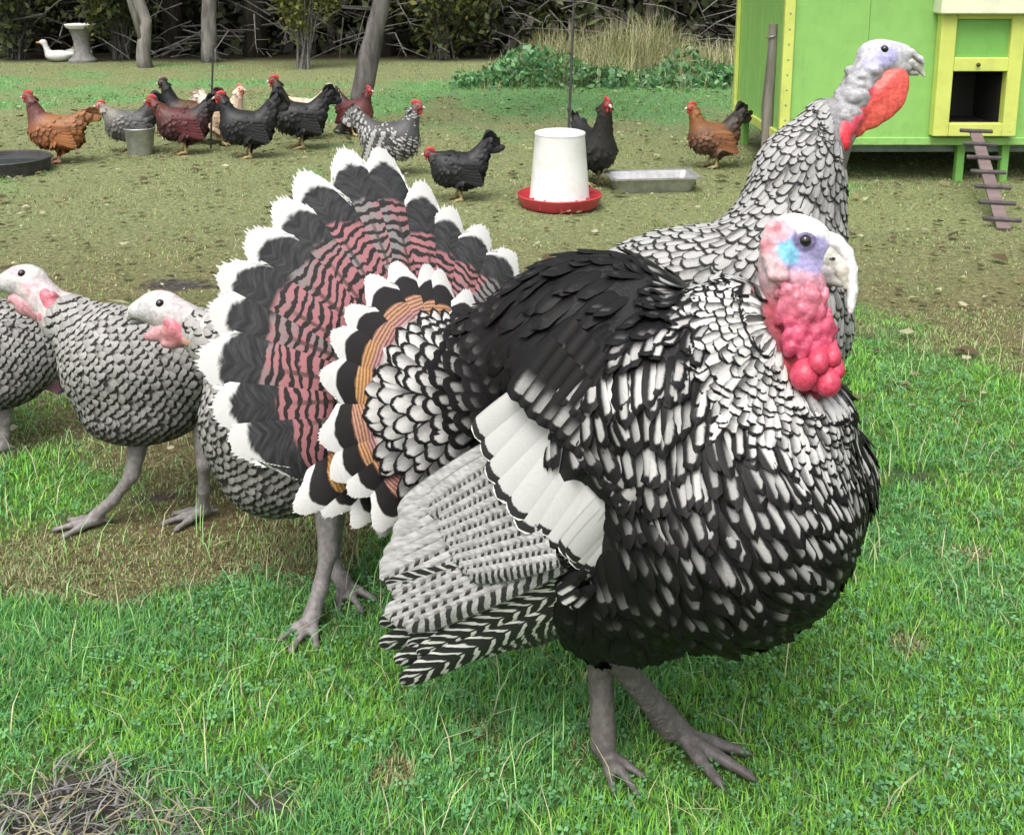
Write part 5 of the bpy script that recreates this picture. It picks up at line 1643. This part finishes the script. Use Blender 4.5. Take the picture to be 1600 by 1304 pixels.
def hens():
    GY = (.16, .15, .145); WH = (.47, .465, .455); PK = (.52, .26, .285); HL = (.22, .20, .195)
    # --- hen whose head is at the left edge
    f, r, u = frame(172); AX = np.array([f, r, u]); z = 2.42
    back = nrm(A(1, .1, -.1)); dnb = nrm(A(.75, .1, -.75))
    B = [E(P(235, 570, z), AX, (.18, .115, .118), GY, 1, nrm(A(1, .1, -.35)), .040, .026, .68), E(P(178, 562, z - .02), AX, (.10, .10, .108), GY, 1, nrm(A(.75, .05, -.8)), .038, .025, .72),
         E(P(225, 640, z), AX, (.13, .10, .07), (.09, .08, .075), 1, nrm(A(1, 0, -.4)), .040, .026, .3),
         Cc(P(150, 525, z - .02), P(105, 497, z - .02), .060, .042, (.4, .39, .38), 1, nrm(A(.85, 0, -.55)), .032, .021, 1.0), Cc(P(105, 497, z - .02), P(82, 480, z - .02), .042, .034, (.45, .44, .43), 1, nrm(A(.8, 0, -.6)), .028, .019, 1.0),
         E(P(330, 560, z + .03), AX, (.12, .10, .09), GY, 1, nrm(A(1, .1, -.2)), .042, .026, .6)]
    hf, hr, hu = frame(176, -4); HA = np.array([hf, hr, hu]); zh = z - .02
    H = [E(P(38, 438, zh), HA, (.050, .031, .036), WH, 0), E(P(15, 440, zh), HA, (.03, .022, .022), WH, 0), Cc(P(52, 450, zh), P(92, 490, zh), .036, .042, (.55, .45, .46), 0)]
    paint = [(P(22, 418, zh - .02), .016, (.6, .4, .43)), (P(48, 447, zh - .03), .014, (.6, .38, .4))]
    wat = [E(P(45, 478, zh - .016), HA, (.030, .016, .024), PK, 0), E(P(64, 488, zh - .014), HA, (.022, .016, .022), PK, 0), E(P(28, 466, zh - .014), HA, (.022, .013, .012), PK, 0)]
    rg = np.random.default_rng(2)
    for i in range(26):
        wat.append(E(P(66 + rg.uniform(0, 24), 456 + rg.uniform(0, 46), zh - .03 + rg.normal(0, .003)), HA, (.007, .007, .008), (.52, .16, .2), 0))
    bk = [Cc(P(6, 440, zh), P(-14, 450, zh), .014, .005, (.45, .43, .4), 0), Cc(P(8, 450, zh), P(-10, 455, zh), .009, .004, (.4, .38, .36), 0)]
    b0 = G(235, 820); b0[2] = 0
    legs = [(P(222, 665, z), P(206, 742, z - .01), G(150, 818, .012), (-1, -.25, 0), .0135, .075, HL), (P(318, 655, z), P(319, 725, z), G(318, 804, .012), (-1, -.4, 0), .0135, .075, HL)]
    hen_turkey('grey barred hen turkey striding left, its head at the left edge', z, B, H, legs, paint, (34, 427), bk, wat, b0, (P(400, 560, z + .05), nrm(A(1, .2, -.1)), A(0, 0, 1), 8, .22, .05), 41, [], P(95, 470, 2.40))
    # --- hen in front of it, half behind the fan
    f, r, u = frame(165); AX = np.array([f, r, u]); z = 2.16
    B = [E(P(455, 655, z), AX, (.175, .12, .148), GY, 1, nrm(A(1, .1, -.3)), .040, .026, .55), E(P(420, 640, z - .02), AX, (.09, .105, .13), GY, 1, nrm(A(.7, .05, -.8)), .038, .025, .6), E(P(450, 740, z), AX, (.12, .10, .075), (.08, .07, .065), 1, nrm(A(1, 0, -.2)), .040, .026, .4),
         Cc(P(400, 600, z), P(340, 530, z - .01), .075, .045, (.35, .34, .33), 1, nrm(A(.8, 0, -.6)), .032, .021, 1.0), Cc(P(340, 530, z - .01), P(305, 512, z - .01), .042, .036, (.4, .39, .38), 1, nrm(A(.9, 0, -.4)), .028, .019, 1.0),
         E(P(560, 640, z + .04), AX, (.12, .10, .10), GY, 1, nrm(A(1, .1, -.2)), .042, .026, .55)]
    hf, hr, hu = frame(172, -8); HA = np.array([hf, hr, hu]); zh = z - .01
    H = [E(P(246, 480, zh), HA, (.043, .029, .034), WH, 0), E(P(222, 483, zh), HA, (.028, .021, .019), WH, 0), Cc(P(262, 488, zh), P(316, 514, zh), .036, .035, (.52, .46, .46), 0)]
    paint = []
    wat = [E(P(246, 523, zh - .016), HA, (.026, .010, .013), PK, 0), E(P(274, 534, zh - .018), HA, (.028, .011, .013), PK, 0), E(P(262, 513, zh - .018), HA, (.030, .012, .012), (.58, .3, .32), 0)]
    for i in range(30):
        q = rg.random(); wat.append(E(P(262 + 62 * q + rg.normal(0, 3), 508 + 34 * q + rg.uniform(-8, 12), zh - .028 + rg.normal(0, .003)), HA, (.0065, .0065, .008), (.50, .17, .2) if rg.random() < .8 else (.55, .40, .22), 0))
    bk = [Cc(P(218, 486, zh), P(201, 498, zh), .014, .005, (.20, .19, .18), 0), Cc(P(224, 499, zh), P(205, 505, zh), .009, .004, (.16, .15, .145), 0)]
    b0 = G(500, 965); b0[2] = 0
    legs = [(P(512, 770, z - .04), P(513, 862, z - .05), G(489, 972, .012), (-.3, -1, 0), .0155, .075, HL), (P(520, 790, z + .04), P(517, 872, z + .05), G(536, 918, .012), (.5, -.8, 0), .0145, .075, HL)]
    hen_turkey('grey hen turkey with pink throat, half hidden behind the fanned tail', z, B, H, legs, paint, (250, 474), bk, wat, b0, (P(620, 640, z + .06), nrm(A(1, .25, -.1)), A(0, 0, 1), 8, .2, .05), 42, [], P(330, 505, 2.15))
    # --- hen cut by the left edge
    f, r, u = frame(170); AX = np.array([f, r, u]); z = 2.80
    B = [E(P(-30, 540, z), AX, (.175, .11, .122), GY, 1, nrm(A(1, .1, -.3)), .040, .026, .72), E(P(-80, 530, z), AX, (.12, .11, .13), GY, 1, nrm(A(.8, 0, -.8)), .038, .025, .7), E(P(-10, 600, z), AX, (.11, .09, .06), (.09, .08, .07), 1, nrm(A(1, 0, -.3)), .040, .026, .3), Cc(P(-120, 500, z), P(-160, 440, z), .06, .036, GY, 1, nrm(A(.6, 0, -.8)), .034, .02, .9), E(P(40, 560, z + .02), AX, (.09, .08, .08), GY, 1, nrm(A(1, .1, -.2)), .038, .025, .6)]
    H = [E(P(-172, 405, z), AX, (.045, .03, .034), WH, 0), Cc(P(-165, 415, z), P(-158, 445, z), .033, .036, PK, 0)]
    b0 = G(0, 712); b0[2] = 0
    legs = [(P(12, 615, z), P(8, 655, z), G(6, 704, .012), (-1, -.3, 0), .0125, .07, HL), (P(-50, 615, z), P(-48, 655, z), G(-60, 700, .012), (-1, -.3, 0), .0125, .07, HL)]
    hen_turkey('grey barred turkey cut off by the left edge, only its rear body showing', z, B, H, legs, [], (-176, 400), [Cc(P(-198, 408, z), P(-212, 416, z), .013, .004, (.45, .43, .4), 0), Cc(P(-196, 416, z), P(-208, 420, z), .008, .004, (.4, .38, .36), 0)], None, b0, (P(45, 580, z + .05), nrm(A(.55, .6, -.55)), nrm(A(.5, 0, .8)), 7, .10, .045), 43, [], P(-150, 440, 2.8))
hens()

# ------------------------------------------------------------------ chickens
def chicken_mat(name='chicken_feather'):
    """plumage coloured per vertex, faint darker rim; barring only where the fp channel asks for it"""
    m = MAT(name, .5, .25)
    c = m.vcol(); u, v = m.uv(); wt, r = m.uv('fp')
    n, n2 = barbs(m, u, v, r)
    bars = (v * 17.0 + r * .6).sin().ss(-.1, .3)
    s = (u - .5).abs() * 2.0
    rim = (v + s.pow(2.0) * .1).ss(.82, .95) * .45
    col = m.mix(rim, c, m.mulc(c, .4))
    col = m.mix(bars * wt, col, (.55, .54, .52))
    m.color(m.mulc(col, n * .5 + .75)); m.bump(n, .3, .002)
    return m.m
CHK = chicken_mat()
COMB = skin_mat('comb_skin', .45, 150, .3, .002)

def chicken(label, px, py, yaw, size=1.0, body=(.02, .02, .02), neck=None, tail=None, belly=None, head_up=1.0, bar=0.0, legc=(.42, .33, .16), seed=1, headcol=None, tail_up=1.0, comb=(.5, .05, .05), forage=0.0):
    neck = neck or body; tail = tail or body; belly = belly or body; headcol = headcol or neck
    g = G(px, py); g[2] = 0
    t = thing('chicken', g, label, 'chicken', 'chickens around the coop and feeder')
    f, r, u = frame(yaw); s = size
    Q = lambda a, b, c: g + s * (f * a + r * b + u * c)
    AX = np.array(frame(yaw, 12)); 
    back = -f
    hu_ = head_up
    hd = (.135 + .07 * forage, 0, .235 + .145 * hu_)
    B = [E(Q(-.005, 0, .195), AX, s * A(.130, .088, .088), body, 1, back - u * .25, .055 * s, .036 * s, bar),
         E(Q(.065, 0, .185), AX, s * A(.085, .082, .090), belly, 1, back * .5 - u, .05 * s, .034 * s, bar),
         E(Q(-.03, 0, .145), AX, s * A(.10, .075, .065), belly, 1, back * .6 - u * .6, .05 * s, .034 * s, bar),
         Cc(Q(.085, 0, .225), Q(*hd), .062 * s, .026 * s, neck, 1, back * .35 - u, .045 * s, .022 * s, bar),
         Cc(Q(-.09, 0, .215), Q(-.155, 0, .255 + .055 * tail_up), .068 * s, .036 * s, tail, 1, back + u * .5 * tail_up, .06 * s, .036 * s, bar)]
    H = [E(Q(hd[0] + .010, 0, hd[2] + .010), AX, s * A(.030, .021, .023), headcol, 0), E(Q(hd[0] + .020, 0, hd[2] + .004), AX, s * A(.020, .0215, .016), comb, 0)]
    LG = []
    for sd_, st in ((1, .02), (-1, -.015)):
        hip, hk, ft = Q(-.005, .04 * sd_, .13), Q(-.015, .04 * sd_, .085), Q(.0 + st, .042 * sd_, .008)
        LG += [Cc(hip, hk, .04 * s, .014 * s, belly, 0), Cc(hk, ft, .0095 * s, .008 * s, legc, 0)]
        foot(LG, ft, f, .05 * s, legc)
    V, F, fd, _ = body_obj('body', B, .009, .014, t, g, SKIN, (), H, .005, .005, LG, .005, .003)
    rng = np.random.default_rng(seed)
    N = vnormals(V, F)
    rad = np.where(fd['fe'] < .6, 0, fd['W'] * .62)
    p, nn = scatter(V, F, N, rad, 3000, rng)
    f2 = fields(B, p, .015); M = len(p)
    Vf, Ff, uv = feathers(p - nn * .003, nrm(f2['flow']) + rng.normal(0, .1, (M, 3)), nn, f2['L'] * rng.uniform(.9, 1.2, M), f2['W'], rng.uniform(.1, .22, M), .06, .2, 2, 4, .65, 2.2, rng=rng)
    # tail fan and folded wing feathers join the plumage
    packs = [(Vf, Ff, uv, np.stack([np.clip(f2['wt'], 0, 1), rng.random(M)], 1))]; cols = [np.repeat(f2['col'] * rng.uniform(.75, 1.3, (M, 1)), len(uv), 0)]
    nt = 16
    sd_ = np.where(np.arange(nt) % 2 == 0, 1, -1)
    q = np.linspace(0, 1, nt)[:, None]
    dirs = nrm(back[None] * (1.0 - .45 * q) + u * (.15 + 1.05 * q * tail_up) + r * (sd_[:, None] * .10))
    rt = Q(-.13, 0, .235 + .04 * tail_up) + r * (sd_ * .014 * s)[:, None]
    Vt, Ft, uvt = feathers(rt, dirs, np.tile(r, (nt, 1)) * sd_[:, None] + u * .2, .135 * s * rng.uniform(.85, 1.1, nt), .042 * s, 0, .05, .1, 4, 5, .75, 2.4, rng=rng)
    packs.append((Vt, Ft, uvt, np.stack([np.full(nt, bar), rng.random(nt)], 1))); cols.append(np.repeat(np.array([tail] * nt) * rng.uniform(.8, 1.2, (nt, 1)), len(uvt), 0))
    for sd in (1, -1):
        nw = 7; k = np.arange(nw)
        rt = np.array([Q(.05 - .008 * i, .088 * sd, .235 - .014 * i) for i in k])
        dd = np.array([back * 1.0 - u * (.12 + .04 * i) - r * sd * .22 for i in k])
        Vw, Fw, uw = feathers(rt, dd, np.tile(r * sd + u * .25, (nw, 1)), .15 * s, .036 * s, 0, .05, .15, 4, 5, .75, 2.4, rng=rng)
        packs.append((Vw, Fw, uw, np.stack([np.full(nw, bar), rng.random(nw)], 1))); cols.append(np.repeat(np.array([body] * nw) * rng.uniform(.7, 1.25, (nw, 1)), len(uw), 0))
    Va, Fa, U, PR = join_feathers(packs)
    link('plumage', new_mesh('plumage', Va - g, Fa, CHK, {'UVMap': U, 'fp': PR}, {'Col': np.concatenate(cols)}), t, kind='stuff')
    # comb: toothed ridge, wattles, beak, eyes
    cc = [E(Q(hd[0] + .024 - .013 * i, 0, hd[2] + .030 + .004 * (i % 3)), np.array([f, r, u]), s * A(.0085, .005, .013), comb, 0) for i in range(4)]
    blob_part('comb', cc, .004, .003, COMB, t, g)
    for sd in (1, -1):
        blob_part('wattle', [E(Q(hd[0] + .028, .008 * sd, hd[2] - .016), np.array([f, r, u]), s * A(.009, .005, .015), comb, 0)], .004, .003, COMB, t, g)
        sphere_part('eye', Q(hd[0] + .018, .0195 * sd, hd[2] + .014), .0055 * s, EYE, t, g)
    b = MB(); b.tube([Q(hd[0] + .034, 0, hd[2] + .008), Q(hd[0] + .048, 0, hd[2] + .004), Q(hd[0] + .060, 0, hd[2] - .004)], [.010 * s, .007 * s, .001], 8)
    b.obj('beak', HORN, t, g, smooth=True)
    return t

BLK = (.014, .014, .015)
chicken('rusty brown hen facing left above the black tub', 92, 254, 176, 1.06, (.24, .095, .035), (.12, .045, .04), (.22, .10, .04), (.25, .10, .04), 1.05, seed=1, tail_up=.35, legc=(.55, .30, .2))
chicken('silver grey hen with black tail left of the grey bucket', 205, 238, 165, .98, (.10, .10, .10), (.22, .20, .17), (.03, .03, .03), (.09, .088, .085), .55, seed=2, tail_up=1.3, forage=.4)
chicken('dark maroon hen facing left between the bucket and the black stake', 288, 240, 172, 1.05, (.085, .018, .022), (.10, .03, .02), (.02, .018, .02), (.03, .016, .017), .65, seed=3, tail_up=.9, forage=.5)
chicken('black headed hen standing behind the maroon hen', 296, 224, 170, 1.05, (.09, .045, .02), BLK, (.05, .02, .018), BLK, 1.1, seed=4, tail_up=.7, comb=(.08, .03, .03))
chicken('plump black hen with tail raised, right of the black stake', 388, 247, 172, 1.08, BLK, None, None, None, .85, seed=5, tail_up=1.25)
chicken('black hen with raised head between the plump black hen and the leaning trunk', 470, 232, 174, 1.1, BLK, (.02, .018, .012), None, None, 1.2, seed=6, tail_up=1.1)
chicken('pale buff hen mostly hidden behind the plump black hen', 352, 226, 20, 1.0, (.55, .40, .27), (.58, .45, .33), (.6, .5, .4), None, 1.0, seed=7, comb=(.6, .12, .1))
chicken('pale buff hen mostly hidden behind the black hen near the leaning trunk', 476, 216, 176, 1.0, (.58, .46, .34), (.6, .42, .3), (.62, .5, .38), None, .5, seed=8, comb=(.6, .12, .1), forage=.5)
chicken('grey barred hen behind the tip of the fanned tail', 612, 274, 8, 1.12, (.06, .06, .06), (.07, .07, .07), (.07, .07, .07), None, .85, bar=.5, seed=9, tail_up=.75)
chicken('small dark red hen behind the foot of the leaning trunk', 556, 212, 30, .9, (.12, .03, .03), (.10, .03, .03), (.05, .02, .02), None, .9, seed=10)
chicken('low black hen with red face just right of the fanned tail', 716, 314, 174, .92, BLK, None, None, None, .25, seed=11, tail_up=1.2, forage=.25)
chicken('upright black hen behind the white feeder', 926, 288, 68, 1.12, BLK, (.02, .018, .014), None, None, 1.25, seed=12, tail_up=.4)
chicken('brown and black speckled hen by the metal trough', 1112, 262, 170, .98, (.20, .085, .04), (.22, .09, .035), (.03, .025, .02), (.05, .035, .03), .95, seed=13, tail_up=1.25)

# ------------------------------------------------------------------ white ducks near the birdbath
def duck(label, px, py, yaw, up_, seed):
    g = G(px, py); g[2] = 0
    t = thing('duck', g, label, 'duck', 'white ducks resting near the birdbath')
    f, r, u = frame(yaw); Wt = (.62, .61, .59)
    Q = lambda a, b, c: g + .82 * (f * a + r * b + u * c)
    AX = np.array([f, r, u])
    B = [E(Q(0, 0, .085), AX, (.155, .08, .07), Wt, 0), E(Q(-.17, 0, .11), AX, (.09, .06, .035), Wt, 0)]
    if up_:
        B += [Cc(Q(.14, 0, .12), Q(.19, 0, .27), .042, .028, Wt, 0), E(Q(.21, 0, .295), AX, (.045, .03, .032), Wt, 0)]
        bk = Q(.25, 0, .288)
    else:
        B += [Cc(Q(.10, 0, .13), Q(.02, .02, .185), .045, .035, Wt, 0), E(Q(-.01, .03, .19), AX, (.05, .032, .032), Wt, 0)]
        bk = Q(-.06, .05, .18)
    body_obj('body', B, .009, .012, t, g)
    d = f if up_ else nrm(-f + r * .4)
    MB().tube([bk - d * .01, bk + d * .025, bk + d * .05], [.016, .014, .008], 8).obj('bill', rough_mat('duck_bill', (.55, .33, .08), (.45, .27, .07), 40), t, g, smooth=True)
duck('white duck with its neck up, left of the birdbath', 92, 96, 175, True, 1)
duck('white duck lying asleep at the foot of the birdbath', 128, 92, 12, False, 2)
